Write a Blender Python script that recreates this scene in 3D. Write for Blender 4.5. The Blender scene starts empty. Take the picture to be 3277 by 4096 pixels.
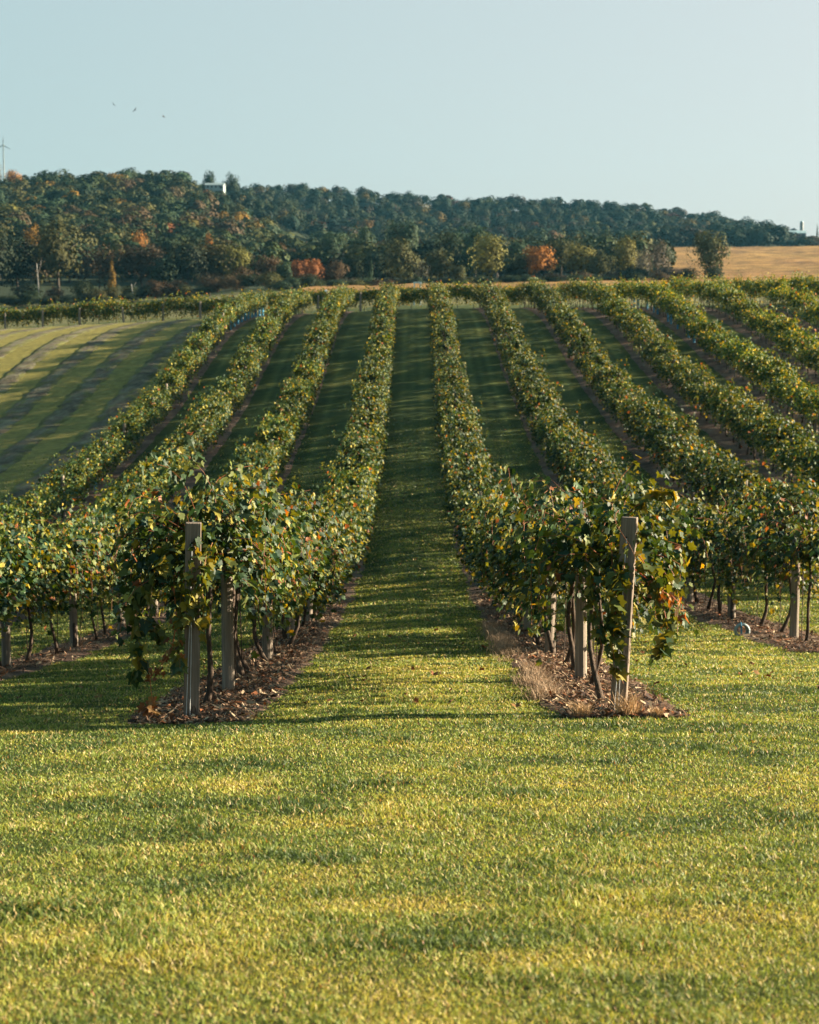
import bpy, math, random
import numpy as np

# ------------------------------------------------------------------ camera, sky, sun, exposure
S = bpy.context.scene
C = S.collection
R = math.radians
CAM = (0.056, 0.0, 3.1)
cam = bpy.data.cameras.new('camera')
cam.sensor_fit = 'HORIZONTAL'
cam.sensor_width = 24.0
cam.lens = 50.0
cam.clip_start = 0.1
cam.clip_end = 6000
cam.dof.use_dof = True
cam.dof.focus_distance = 14.9
cam.dof.aperture_fstop = 3.2
cam_ob = bpy.data.objects.new('camera', cam)
C.objects.link(cam_ob)
cam_ob.location = CAM
cam_ob.rotation_euler = (R(90 - 5.37), 0, R(0.136))
S.camera = cam_ob

SUN_AZ, SUN_EL = 82.0, 14.5          # degrees to the right of the view direction, above the horizon
W = bpy.data.worlds.new('World')
S.world = W
W.use_nodes = True
wn = W.node_tree
wn.nodes.clear()
sky = wn.nodes.new('ShaderNodeTexSky')
sky.sky_type = 'NISHITA'
sky.sun_disc = False
sky.sun_elevation = R(SUN_EL)
sky.sun_rotation = R(SUN_AZ)
sky.air_density = 1.0
sky.dust_density = 3.0
sky.ozone_density = 1.4
bg = wn.nodes.new('ShaderNodeBackground')
bg.inputs['Strength'].default_value = 0.051
wo = wn.nodes.new('ShaderNodeOutputWorld')
# pale haze veil low over the horizon, brighter towards the sun, and a teal upper sky
wtc = wn.nodes.new('ShaderNodeTexCoord')
sep = wn.nodes.new('ShaderNodeSeparateXYZ')
wn.links.new(wtc.outputs['Generated'], sep.inputs[0])
def wrange(sock, a, b, c, d):
    n = wn.nodes.new('ShaderNodeMapRange')
    for k, v in zip(('From Min', 'From Max', 'To Min', 'To Max'), (a, b, c, d)):
        n.inputs[k].default_value = v
    wn.links.new(sock, n.inputs['Value'])
    return n.outputs[0]
def wmix(fac, c1, c2):
    n = wn.nodes.new('ShaderNodeMixRGB')
    for q, v in enumerate((fac, c1, c2)):
        if isinstance(v, (int, float)):
            n.inputs[q].default_value = v
        elif isinstance(v, tuple):
            n.inputs[q].default_value = (*v, 1)
        else:
            wn.links.new(v, n.inputs[q])
    return n.outputs[0]
veil = wmix(wrange(sep.outputs['X'], -0.27, 0.27, 0, 1), (1.92, 2.48, 2.48), (2.78, 2.92, 2.82))
upper = wmix(0.7, sky.outputs['Color'], (0.62, 1.55, 1.75))
low = wmix(0.8, sky.outputs['Color'], veil)
hz = wmix(wrange(sep.outputs['Z'], 0.22, 0.5, 0, 1), low, upper)
wn.links.new(hz, bg.inputs['Color'])
wn.links.new(bg.outputs[0], wo.inputs['Surface'])

sun = bpy.data.lights.new('sun', 'SUN')
sun.energy = 5.0
sun.angle = R(0.53)
sun.color = (1.0, 0.83, 0.60)
sun_ob = bpy.data.objects.new('sun', sun)
C.objects.link(sun_ob)
sun_ob.rotation_euler = (R(90 - SUN_EL), 0, R(180 - SUN_AZ) + math.pi)
# a sun lamp shines along its local -Z
import mathutils
sd = mathutils.Vector((math.sin(R(SUN_AZ)) * math.cos(R(SUN_EL)), math.cos(R(SUN_AZ)) * math.cos(R(SUN_EL)), math.sin(R(SUN_EL))))
sun_ob.rotation_euler = sd.to_track_quat('Z', 'Y').to_euler()

S.view_settings.view_transform = 'Standard'
S.view_settings.look = 'None'
S.view_settings.exposure = 2.33
S.view_settings.gamma = 1.0
S.render.engine = 'CYCLES'
cy = S.cycles
cy.use_denoising = True
cy.max_bounces = 6
cy.diffuse_bounces = 2
cy.glossy_bounces = 2
cy.transmission_bounces = 4
cy.transparent_max_bounces = 6
cy.volume_bounces = 0
cy.caustics_reflective = False
cy.caustics_refractive = False

# ------------------------------------------------------------------ helpers
rng = np.random.default_rng(7)
random.seed(7)


def nz(v):
    return v / np.maximum(np.linalg.norm(v, axis=-1, keepdims=True), 1e-9)


def hash2(ix, iy, seed):
    n = (ix.astype(np.int64) * 374761393 + iy.astype(np.int64) * 668265263 + seed * 1442695041) & 0x7fffffff
    n = ((n ^ (n >> 13)) * 1274126177) & 0x7fffffff
    n = n ^ (n >> 16)
    return (n & 0xffff) / 65535.0


def vnoise(x, y, seed=0):
    ix, iy = np.floor(x), np.floor(y)
    fx, fy = x - ix, y - iy
    fx = fx * fx * (3 - 2 * fx)
    fy = fy * fy * (3 - 2 * fy)
    a = hash2(ix, iy, seed); b = hash2(ix + 1, iy, seed)
    c = hash2(ix, iy + 1, seed); d = hash2(ix + 1, iy + 1, seed)
    return (a * (1 - fx) + b * fx) * (1 - fy) + (c * (1 - fx) + d * fx) * fy


def fbm(x, y, seed=0, oct=3):
    s, a, t = 0, 1.0, 0
    for k in range(oct):
        s = s + a * vnoise(x * 2 ** k + 17.3 * k, y * 2 ** k - 9.1 * k, seed + k)
        t += a
        a *= 0.5
    return s / t


class MB:
    """Collects vertices, faces, vertex colours and material slots of one mesh."""
    def __init__(self):
        self.V, self.F, self.K, self.M, self.n = [], [], [], [], 0

    def add(self, V, F, col=(1, 1, 1), mat=0):
        V = np.asarray(V, float).reshape(-1, 3)
        F = np.asarray(F, np.int64)
        col = np.asarray(col, float)
        if col.ndim == 1:
            col = np.broadcast_to(col, (len(V), 3))
        self.V.append(V)
        self.K.append(col)
        self.F.append(F + self.n)
        self.M.append(np.full(len(F), mat, np.int32))
        self.n += len(V)
        return self

    def merge(self, other, f=lambda v: v, tint=None):
        for V, F, K, M in zip(other.V, other.F, other.K, other.M):
            pass
        off = self.n
        for V, K in zip(other.V, other.K):
            self.V.append(f(V))
            self.K.append(K if tint is None else K * np.asarray(tint))
        for F, M in zip(other.F, other.M):
            self.F.append(F + off)
            self.M.append(M)
        self.n += other.n

    def mesh(self, name, mats, smooth=False):
        me = bpy.data.meshes.new(name)
        V = np.concatenate(self.V)
        me.vertices.add(len(V))
        me.vertices.foreach_set('co', V.ravel().astype(np.float32))
        loops = np.concatenate([F.ravel() for F in self.F]).astype(np.int32)
        sizes = np.concatenate([np.full(len(F), F.shape[1], np.int32) for F in self.F])
        starts = np.concatenate([[0], np.cumsum(sizes)[:-1]]).astype(np.int32)
        me.loops.add(len(loops))
        me.loops.foreach_set('vertex_index', loops)
        me.polygons.add(len(sizes))
        me.polygons.foreach_set('loop_start', starts)
        me.polygons.foreach_set('loop_total', sizes)
        me.polygons.foreach_set('material_index', np.concatenate(self.M))
        me.polygons.foreach_set('use_smooth', np.full(len(sizes), bool(smooth)))
        me.update(calc_edges=True)
        at = me.attributes.new('Col', 'FLOAT_COLOR', 'POINT')
        K = np.concatenate(self.K)
        at.data.foreach_set('color', np.concatenate([K, np.ones((len(K), 1))], 1).ravel().astype(np.float32))
        for m in (mats if isinstance(mats, (list, tuple)) else [mats]):
            me.materials.append(m)
        return me


def link(name, me, parent=None, loc=(0, 0, 0), rz=0.0):
    o = bpy.data.objects.new(name, me)
    C.objects.link(o)
    o.location = loc
    o.rotation_euler = (0, 0, rz)
    if parent:
        o.parent = parent
    return o


def tag(o, label, cat, group=None, kind=None):
    o['label'] = label
    o['category'] = cat
    if group:
        o['group'] = group
    if kind:
        o['kind'] = kind
    return o


def thing(name, label, cat, loc=(0, 0, 0), rz=0.0, group=None):
    return tag(link(name, None, None, loc, rz), label, cat, group)


def structure(o, label=None, cat=None):
    o['kind'] = 'structure'
    if label:
        o['label'] = label
        o['category'] = cat
    return o


def copy_tree(o, parent=None):
    c = o.copy()
    C.objects.link(c)
    if parent:
        c.parent = parent
    for ch in list(o.children):
        copy_tree(ch, c)
    return c


def tube(path, rad, sides=7, caps=True):
    P = np.asarray(path, float)
    n = len(P)
    rad = np.broadcast_to(np.asarray(rad, float), (n,))
    T = nz(np.gradient(P, axis=0))
    ref = np.array([1.0, 0, 0]) if abs(T[0][0]) < 0.8 else np.array([0, 1.0, 0])
    U = nz(np.cross(T, ref))
    Vv = np.cross(T, U)
    a = np.linspace(0, 2 * math.pi, sides, endpoint=False)
    ring = U[:, None] * np.cos(a)[None, :, None] + Vv[:, None] * np.sin(a)[None, :, None]
    V = (P[:, None] + ring * rad[:, None, None]).reshape(-1, 3)
    i = np.arange(n - 1)[:, None] * sides
    j = np.arange(sides)[None]
    j2 = (j + 1) % sides
    F = np.stack([i + j, i + j2, i + sides + j2, i + sides + j], -1).reshape(-1, 4)
    return V, F


def add_tube(mb, path, rad, sides=7, col=(1, 1, 1), mat=0):
    V, F = tube(path, rad, sides)
    mb.add(V, F, col, mat)
    n = len(V)
    mb.F.append(np.array([list(range(mb.n - sides, mb.n))]))
    mb.M.append(np.array([mat], np.int32))
    mb.F.append(np.array([list(range(mb.n - n + sides - 1, mb.n - n - 1, -1))]))
    mb.M.append(np.array([mat], np.int32))


def add_box(mb, c, s, col=(1, 1, 1), mat=0, bev=0.0):
    cx, cy_, cz = c
    x, y, z = s[0] / 2, s[1] / 2, s[2] / 2
    if bev <= 0:
        V = [(cx + a * x, cy_ + b * y, cz + d * z) for d in (-1, 1) for b in (-1, 1) for a in (-1, 1)]
        F = [(0, 2, 3, 1), (4, 5, 7, 6), (0, 1, 5, 4), (2, 6, 7, 3), (0, 4, 6, 2), (1, 3, 7, 5)]
        mb.add(V, F, col, mat)
        return
    ring = [(-x + bev, -y), (x - bev, -y), (x, -y + bev), (x, y - bev), (x - bev, y), (-x + bev, y), (-x, y - bev), (-x, -y + bev)]
    V = [(cx + a, cy_ + b, cz - z) for a, b in ring] + [(cx + a, cy_ + b, cz + z - bev) for a, b in ring]
    k = 1 - bev / max(min(x, y), 1e-6)
    V += [(cx + a * k, cy_ + b * k, cz + z) for a, b in ring]
    F = []
    for L in (0, 8):
        F += [(L + i, L + (i + 1) % 8, L + 8 + (i + 1) % 8, L + 8 + i) for i in range(8)]
    mb.add(V, F, col, mat)
    mb.F.append(np.array([[mb.n - 8 + i for i in range(8)]])); mb.M.append(np.array([mat], np.int32))
    mb.F.append(np.array([[mb.n - 24 + 7 - i for i in range(8)]])); mb.M.append(np.array([mat], np.int32))


# ------------------------------------------------------------------ materials
def mat_new(name):
    m = bpy.data.materials.new(name)
    m.use_nodes = True
    nt = m.node_tree
    nt.nodes.clear()
    out = nt.nodes.new('ShaderNodeOutputMaterial')
    return m, nt, out


def N(nt, t, **kw):
    n = nt.nodes.new(t)
    for k, v in kw.items():
        if k in n.inputs:
            n.inputs[k].default_value = v
        else:
            setattr(n, k, v)
    return n


def leaf_material(name, transl=0.35, rough=0.45, spec=0.5, tcol=(1.5, 1.35, 0.5), strength=1.0):
    m, nt, out = mat_new(name)
    at = N(nt, 'ShaderNodeAttribute', attribute_name='Col')
    oi = N(nt, 'ShaderNodeObjectInfo')
    mul = N(nt, 'ShaderNodeMixRGB', blend_type='MULTIPLY'); mul.inputs[0].default_value = 1
    nt.links.new(at.outputs['Color'], mul.inputs[1]); nt.links.new(oi.outputs['Color'], mul.inputs[2])
    p = N(nt, 'ShaderNodeBsdfPrincipled'); p.inputs['Roughness'].default_value = rough
    p.inputs['Specular IOR Level'].default_value = spec
    nt.links.new(mul.outputs[0], p.inputs['Base Color'])
    tm = N(nt, 'ShaderNodeMixRGB', blend_type='MULTIPLY'); tm.inputs[0].default_value = 1
    tm.inputs[2].default_value = (*tcol, 1)
    nt.links.new(mul.outputs[0], tm.inputs[1])
    tr = N(nt, 'ShaderNodeBsdfTranslucent'); nt.links.new(tm.outputs[0], tr.inputs['Color'])
    mx = N(nt, 'ShaderNodeMixShader'); mx.inputs[0].default_value = transl
    nt.links.new(p.outputs[0], mx.inputs[1]); nt.links.new(tr.outputs[0], mx.inputs[2])
    nt.links.new(mx.outputs[0], out.inputs['Surface'])
    return m


def solid_material(name, c1, c2, scale=(8, 8, 8), rough=0.8, spec=0.3, bump=0.0, bscale=40, use_attr=False):
    m, nt, out = mat_new(name)
    tc = N(nt, 'ShaderNodeTexCoord')
    mp = N(nt, 'ShaderNodeMapping'); mp.inputs['Scale'].default_value = scale
    nt.links.new(tc.outputs['Object'], mp.inputs[0])
    no = N(nt, 'ShaderNodeTexNoise'); no.inputs['Scale'].default_value = 1.0; no.inputs['Detail'].default_value = 6
    no.inputs['Roughness'].default_value = 0.65
    nt.links.new(mp.outputs[0], no.inputs['Vector'])
    rp = N(nt, 'ShaderNodeValToRGB')
    rp.color_ramp.elements[0].position = 0.33; rp.color_ramp.elements[0].color = (*c1, 1)
    rp.color_ramp.elements[1].position = 0.68; rp.color_ramp.elements[1].color = (*c2, 1)
    nt.links.new(no.outputs[0], rp.inputs[0])
    p = N(nt, 'ShaderNodeBsdfPrincipled'); p.inputs['Roughness'].default_value = rough
    p.inputs['Specular IOR Level'].default_value = spec
    src = rp.outputs[0]
    if use_attr:
        at = N(nt, 'ShaderNodeAttribute', attribute_name='Col')
        mul = N(nt, 'ShaderNodeMixRGB', blend_type='MULTIPLY'); mul.inputs[0].default_value = 1
        nt.links.new(src, mul.inputs[1]); nt.links.new(at.outputs['Color'], mul.inputs[2])
        src = mul.outputs[0]
    nt.links.new(src, p.inputs['Base Color'])
    if bump:
        bp = N(nt, 'ShaderNodeBump'); bp.inputs['Strength'].default_value = bump; bp.inputs['Distance'].default_value = 0.02
        nt.links.new(no.outputs[0], bp.inputs['Height']); nt.links.new(bp.outputs[0], p.inputs['Normal'])
    nt.links.new(p.outputs[0], out.inputs['Surface'])
    return m


def ground_material(name, bump=0.6, fine=26.0, lo=0.55, hi=1.35, bdist=0.05):
    """Vertex tone times fine procedural grain, with bumps."""
    m, nt, out = mat_new(name)
    at = N(nt, 'ShaderNodeAttribute', attribute_name='Col')
    tc = N(nt, 'ShaderNodeTexCoord')
    n1 = N(nt, 'ShaderNodeTexNoise'); n1.inputs['Scale'].default_value = fine; n1.inputs['Detail'].default_value = 5
    n1.inputs['Roughness'].default_value = 0.75
    n2 = N(nt, 'ShaderNodeTexNoise'); n2.inputs['Scale'].default_value = fine / 9; n2.inputs['Detail'].default_value = 4
    nt.links.new(tc.outputs['Object'], n1.inputs['Vector']); nt.links.new(tc.outputs['Object'], n2.inputs['Vector'])
    ad = N(nt, 'ShaderNodeMath', operation='ADD')
    nt.links.new(n1.outputs[0], ad.inputs[0]); nt.links.new(n2.outputs[0], ad.inputs[1])
    mr = N(nt, 'ShaderNodeMapRange'); mr.inputs['From Min'].default_value = 0.7; mr.inputs['From Max'].default_value = 1.3
    mr.inputs['To Min'].default_value = lo; mr.inputs['To Max'].default_value = hi
    nt.links.new(ad.outputs[0], mr.inputs['Value'])
    mul = N(nt, 'ShaderNodeVectorMath', operation='SCALE')
    nt.links.new(at.outputs['Color'], mul.inputs[0]); nt.links.new(mr.outputs[0], mul.inputs['Scale'])
    p = N(nt, 'ShaderNodeBsdfPrincipled'); p.inputs['Roughness'].default_value = 0.9
    p.inputs['Specular IOR Level'].default_value = 0.15
    nt.links.new(mul.outputs[0], p.inputs['Base Color'])
    bp = N(nt, 'ShaderNodeBump'); bp.inputs['Strength'].default_value = bump; bp.inputs['Distance'].default_value = bdist
    nt.links.new(ad.outputs[0], bp.inputs['Height']); nt.links.new(bp.outputs[0], p.inputs['Normal'])
    nt.links.new(p.outputs[0], out.inputs['Surface'])
    return m


M_lawn = ground_material('lawn_soil', 0.9, 22.0, bdist=0.06)
M_soil = ground_material('bare_soil', 0.9, 18.0, 0.45, 1.6, 0.05)
M_clod = ground_material('tilled_clods', 1.0, 5.0, 0.35, 1.7, 0.22)
M_corn = ground_material('ripe_corn', 1.0, 0.8, 0.4, 1.5, 1.2)
M_grass = leaf_material('grass_blade', 0.30, 0.55, 0.35, (1.35, 1.25, 0.6))
M_vine = leaf_material('vine_leaf', 0.20, 0.55, 0.22, (2.6, 1.85, 0.3))
M_tree = leaf_material('tree_leaf', 0.10, 0.7, 0.12, (1.4, 1.3, 0.5))
M_bark = solid_material('vine_bark', (0.025, 0.018, 0.014), (0.11, 0.08, 0.06), (40, 40, 9), 0.9, 0.2, 0.8)
M_treebark = solid_material('tree_bark', (0.028, 0.023, 0.018), (0.07, 0.058, 0.046), (3, 3, 0.6), 0.9, 0.2)
M_birch = solid_material('pale_bark', (0.16, 0.15, 0.14), (0.36, 0.34, 0.31), (2, 2, 1), 0.8, 0.2)
M_wood = solid_material('weathered_timber', (0.10, 0.078, 0.06), (0.235, 0.185, 0.145), (60, 60, 1.8), 0.85, 0.25, 0.5)
M_round = solid_material('weathered_round_post', (0.12, 0.10, 0.08), (0.28, 0.235, 0.19), (45, 45, 2.2), 0.85, 0.25, 0.5)
M_hole = solid_material('dark_hole', (0.008, 0.007, 0.006), (0.015, 0.012, 0.01), (9, 9, 9))
M_wire = solid_material('galvanised_wire', (0.42, 0.45, 0.47), (0.6, 0.62, 0.64), (30, 30, 30), 0.35, 0.7)
M_rod = solid_material('rusty_rod', (0.03, 0.02, 0.016), (0.07, 0.042, 0.028), (30, 30, 8), 0.7)
M_chip = leaf_material('dry_litter', 0.1, 0.8, 0.2, (1.1, 0.9, 0.6))
M_blue = solid_material('blue_plastic', (0.015, 0.17, 0.32), (0.025, 0.24, 0.40), (6, 6, 3), 0.4, 0.5)
M_white = solid_material('white_paint', (0.20, 0.25, 0.26), (0.27, 0.33, 0.34), (2, 2, 2), 0.5, 0.4)
M_roof = solid_material('pale_metal_roof', (0.26, 0.36, 0.38), (0.33, 0.44, 0.46), (0.6, 0.6, 0.6), 0.45, 0.5)
M_darkwall = solid_material('dark_barn_wall', (0.12, 0.075, 0.075), (0.19, 0.12, 0.115), (0.8, 0.8, 0.3), 0.85)
M_glass = solid_material('dark_opening', (0.02, 0.025, 0.03), (0.035, 0.04, 0.045), (1, 1, 1), 0.2, 0.5)
M_silo = solid_material('silo_concrete', (0.16, 0.17, 0.17), (0.27, 0.28, 0.27), (0.5, 0.5, 1.5), 0.8)
M_steel = solid_material('turbine_paint', (0.09, 0.12, 0.125), (0.12, 0.15, 0.155), (0.4, 0.4, 0.4), 0.5)
M_bird = solid_material('dark_feathers', (0.02, 0.02, 0.022), (0.05, 0.048, 0.046), (9, 9, 9), 0.8)

# ------------------------------------------------------------------ terrain
PK = np.array([(-60, 7.3), (-20, 3.4), (0, 1.42), (5.5, 0.88), (14.5, 0.0), (17.4, -0.33), (21.75, -0.85), (25.7, -1.2),
               (29.7, -1.6), (33.4, -1.95), (42, -2.38), (53, -2.3), (64, -1.65), (75, -0.5), (90, 1.2), (104, 3.4),
               (115, 4.9), (122, 5.6), (132, 6.25), (142, 6.65), (152, 6.9), (170, 7.3), (400, 7.5)])
_yy = np.arange(-60, 400, 0.5)
_pp = np.interp(_yy, PK[:, 0], PK[:, 1])
_k = np.exp(-0.5 * (np.arange(-16, 17) * 0.5 / 2.6) ** 2)
_k /= _k.sum()
_ps = np.convolve(np.pad(_pp, 16, mode='edge'), _k, 'valid')
KL = np.array([(0, 0.0), (14.5, 0.02), (25, 0.06), (45, 0.095), (90, 0.098), (115, 0.065), (127, 0.055), (142, 0.05), (170, 0.058), (400, 0.058)])
KR = np.array([(0, 0.0), (14.5, 0.0), (30, 0.01), (53, 0.05), (100, 0.055), (115, 0.045), (130, 0.02), (145, 0.0), (400, 0.0)])
FX = np.array([-900, -300, 0, 200, 400, 500, 640, 800, 1000, 1200, 1390, 1500, 1700, 2000, 2600], float)
FY = np.array([330, 450, 600, 740, 900, 1050, 1300, 1700], float)
FI = np.array([
    [656, 655, 652, 645, 632, 618, 614, 610, 606, 603, 601, 600, 598, 597, 597],
    [566, 566, 566, 570, 578, 584, 592, 592, 586, 580, 575, 572, 568, 565, 565],
    [490, 485, 482, 482, 492, 508, 550, 562, 556, 551, 546, 543, 540, 538, 538],
    [430, 430, 424, 404, 402, 446, 515, 538, 533, 529, 528, 527, 526, 525, 525],
    [440, 440, 438, 436, 436, 444, 470, 490, 500, 502, 508, 512, 519, 522, 522],
    [440, 440, 438, 432, 424, 421, 424, 434, 446, 450, 466, 482, 518, 524, 524],
    [470, 470, 470, 465, 460, 460, 462, 475, 490, 500, 515, 525, 535, 540, 540],
    [520, 520, 520, 520, 520, 520, 520, 530, 540, 550, 560, 570, 580, 580, 580]], float)
FZ = CAM[2] + (740 - FI) * FY[:, None] / 3593.0


def far_z(X, Y):
    xp = np.clip(871 + 3593 * X / np.maximum(Y, 1), FX[0], FX[-1] - 1e-3)
    yc = np.clip(Y, FY[0], FY[-1] - 1e-3)
    i = np.clip(np.searchsorted(FX, xp, 'right') - 1, 0, len(FX) - 2)
    j = np.clip(np.searchsorted(FY, yc, 'right') - 1, 0, len(FY) - 2)
    a = (xp - FX[i]) / (FX[i + 1] - FX[i])
    b = (yc - FY[j]) / (FY[j + 1] - FY[j])
    return (FZ[j, i] * (1 - a) + FZ[j, i + 1] * a) * (1 - b) + (FZ[j + 1, i] * (1 - a) + FZ[j + 1, i + 1] * a) * b


def near_z(X, Y):
    p = np.interp(Y, _yy, _ps)
    Xc = np.clip(X, -46, 46)
    return p + np.where(Xc < 0, np.interp(Y, KL[:, 0], KL[:, 1]) * Xc, np.interp(Y, KR[:, 0], KR[:, 1]) * Xc)


def gz(X, Y):
    X = np.asarray(X, float); Y = np.asarray(Y, float)
    t = np.clip((Y - 165) / (330 - 165), 0, 1)
    z = near_z(X, np.minimum(Y, 175)) * (1 - t) + far_z(X, np.maximum(Y, 330)) * t
    fade = np.clip((60 - Y) / 20, 0, 1)
    und = (fbm(X / 1.7 + 3, Y / 0.75, 5, 2) - 0.5) * 0.034 + (fbm(X / 5.0, Y / 2.6, 9, 2) - 0.5) * 0.03
    return z + und * fade


def g1(x, y):
    return float(gz(np.array([x]), np.array([y]))[0])


ROWX = {'L1': -1.83, 'L2': -5.49, 'L3': -9.15, 'L4': -12.81, 'R1': 1.83, 'R2': 5.49, 'R3': 9.15, 'R4': 12.81,
        'R5': 16.47, 'R6': 20.13, 'R7': 23.79, 'R8': 27.45, 'R9': 31.11}
ROW0 = {'L1': 14.5, 'L2': 19.0, 'L3': 26.0, 'L4': 38.0, 'R1': 14.5, 'R2': 22.6, 'R3': 27.0, 'R4': 34.0, 'R5': 44.0, 'R6': 44, 'R7': 60, 'R8': 80, 'R9': 95}
ROW1 = {k: 143.0 for k in ROWX}


def strip_half(Y, seed):
    return 0.50 + 0.22 * (fbm(np.asarray(Y) / 0.7, np.zeros_like(np.asarray(Y, float)) + seed, 31, 3) - 0.3)


def mulch_mask(X, Y):
    """True where bare soil lies under a vine row or in a field strip."""
    m = np.zeros(X.shape, bool)
    for k, x0 in ROWX.items():
        s = {'L1': 1, 'R1': 2}.get(k, 3)
        hl, hr = strip_half(Y, s * 7.1), strip_half(Y, s * 7.1 + 3)
        m |= (X > x0 - hl) & (X < x0 + hr) & (Y > ROW0[k] - 0.45) & (Y < ROW1[k])
    return m


G_GREEN = np.array([0.176, 0.226, 0.040])
G_DEEP = np.array([0.054, 0.094, 0.025])
G_YEL = np.array([0.455, 0.388, 0.078])
G_TAN = np.array([0.540, 0.420, 0.190])


def dry_and_lit(X, Y):
    """0 lush green .. 1 dry yellow: turf patches, plus painted sun in the lane mouth."""
    a = fbm(X / 1.5 + 11, Y / 0.55 + 5, 41, 3)
    b = fbm(X / 0.5, Y / 0.33, 47, 2)
    c = fbm(X / 9.0, Y / 5.0, 53, 2)
    near = np.clip((12.5 - Y) / 5, 0, 1)
    lane = np.exp(-((X / 0.9) ** 2)) * np.clip((Y - 15) / 2, 0, 1) * np.clip((24 - Y) / 5, 0, 1)  # sunlit mouth of the central lane painted as yellower turf
    far = np.clip((Y - 24) / 22, 0, 1)
    return np.clip((a - 0.5) * 0.8 + (b - 0.5) * 0.9 + (c - 0.5) * 0.6 + 0.44 + 0.12 * near + 0.50 * lane - 0.20 * far, 0, 1)


def turf_colour(X, Y):
    d = dry_and_lit(X, Y)[:, None]
    col = G_DEEP * (1 - d) ** 2 + G_GREEN * 2 * d * (1 - d) * 1.0 + G_YEL * 0.75 * d ** 2 + 0.25 * G_GREEN * (1 - d) ** 2
    # paler wheel tracks and mowing stripes that run along the lanes
    lane_u = (X / 3.66) % 1.0 - 0.5
    lane_u = (((X + 1.83) / 3.66) % 1.0) * 3.66 - 1.83
    trk = np.exp(-((np.abs(lane_u - 0.05) - 0.55) / 0.18) ** 2) + 0.6 * np.exp(-((lane_u - 0.05) / 0.12) ** 2)
    w = trk * (Y > 26) * (Y < 150) * (np.abs(X + 0) < 40) * (0.5 + 0.8 * (fbm(X / 0.3, Y / 9, 61, 2) - 0.25))
    w = np.where(X < -14.5, 0, w)[:, None]
    return col * (1 + 0.75 * w) + np.array([0.06, 0.06, 0.045]) * w


def axis(parts):
    out = []
    for a, b, s in parts:
        out.append(np.arange(a, b, s))
    return np.concatenate(out + [[parts[-1][1]]])


ys = axis([(-40, 0, 4), (0, 40, 0.25), (40, 172, 1.0), (172, 1500, 14)])
xh = axis([(0, 12, 0.25), (12, 50, 1.0), (50, 780, 16)])
xs = np.concatenate([-xh[::-1][:-1], xh])
XX, YY = np.meshgrid(xs, ys)
ZZ = gz(XX.ravel(), YY.ravel())
V = np.stack([XX.ravel(), YY.ravel(), ZZ], 1)
nx, ny = len(xs), len(ys)
ii = np.arange(ny - 1)[:, None] * nx + np.arange(nx - 1)[None]
F = np.stack([ii, ii + 1, ii + nx + 1, ii + nx], -1).reshape(-1, 4)
colr = turf_colour(V[:, 0], V[:, 1])
ff = np.clip((V[:, 1] - 12) / 40, 0, 1)[:, None]
colr = colr * (0.38 - 0.02 * ff)                      # soil and thatch between near blades; far lane shade put into the colour
fl = (V[:, 0] < -14.6) & (V[:, 1] > 30) & (V[:, 1] < 158)
colr[fl] = colr[fl] * 0.5 + np.array([0.28, 0.225, 0.06]) * 0.62
forest = (V[:, 1] > 345)
colr[forest] = np.array([0.025, 0.035, 0.015])
mid = (V[:, 1] > 172) & (V[:, 1] <= 345)
colr[mid] = np.array([0.13, 0.125, 0.05])
ground = MB().add(V, F, colr)
o = link('ground', ground.mesh('ground', M_lawn, True))
structure(o)

SOIL = np.array([0.105, 0.062, 0.047])
FIELD_GRASS = np.array([0.13, 0.13, 0.035])


def strip_mesh(name, xc, y0, y1, half, step, soil, lift, seed, edge=0.16, nacross=7, blend=0.0):
    Y = np.arange(y0, y1, step)
    hl = half + edge * (fbm(Y / 0.7, Y * 0 + seed * 7.1, 31, 3) - 0.3) * 1.6
    hr = half + edge * (fbm(Y / 0.7, Y * 0 + seed * 7.1 + 3, 31, 3) - 0.3) * 1.6
    taper = np.sqrt(np.clip((Y - y0) / 0.7, 0.02, 1))
    t = np.linspace(-1, 1, nacross)
    wx = np.where(t < 0, t * (hl * taper)[:, None], t * (hr * taper)[:, None])
    X = (xc(Y)[:, None] if callable(xc) else xc) + wx
    YY = np.repeat(Y[:, None], nacross, 1)
    rise = np.repeat(np.clip((Y - y0) / 0.9, 0, 1), nacross)
    Z = gz(X.ravel(), YY.ravel()) + lift * rise * (1 - np.abs(np.tile(t, len(Y))) ** 4) + 0.004
    Vv = np.stack([X.ravel(), YY.ravel(), Z], 1)
    i = np.arange(len(Y) - 1)[:, None] * nacross + np.arange(nacross - 1)[None]
    Fq = np.stack([i, i + 1, i + nacross + 1, i + nacross], -1).reshape(-1, 4)
    b = fbm(Vv[:, 0] / 0.25, Vv[:, 1] / 0.45, 71 + seed, 3)[:, None]
    b = np.clip((b - 0.3) * 2.2, 0, 1)
    k = soil * (1 - b) + np.array([0.21, 0.15, 0.11]) * (soil / SOIL) * b * 0.8
    if blend:
        e = np.abs(np.tile(t, len(Y))) * 1.25 - 0.75 + (fbm(Vv[:, 0] / 0.3, Vv[:, 1] / 0.8, 171 + seed, 3) - 0.5) * 3.2
        e = np.clip(e * 1.6 + 0.35, 0, 1)[:, None] * blend
        k = k * (1 - e) + FIELD_GRASS * e
    return link(name, MB().add(Vv, Fq, k).mesh(name, M_clod if blend else M_soil, True))


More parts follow.
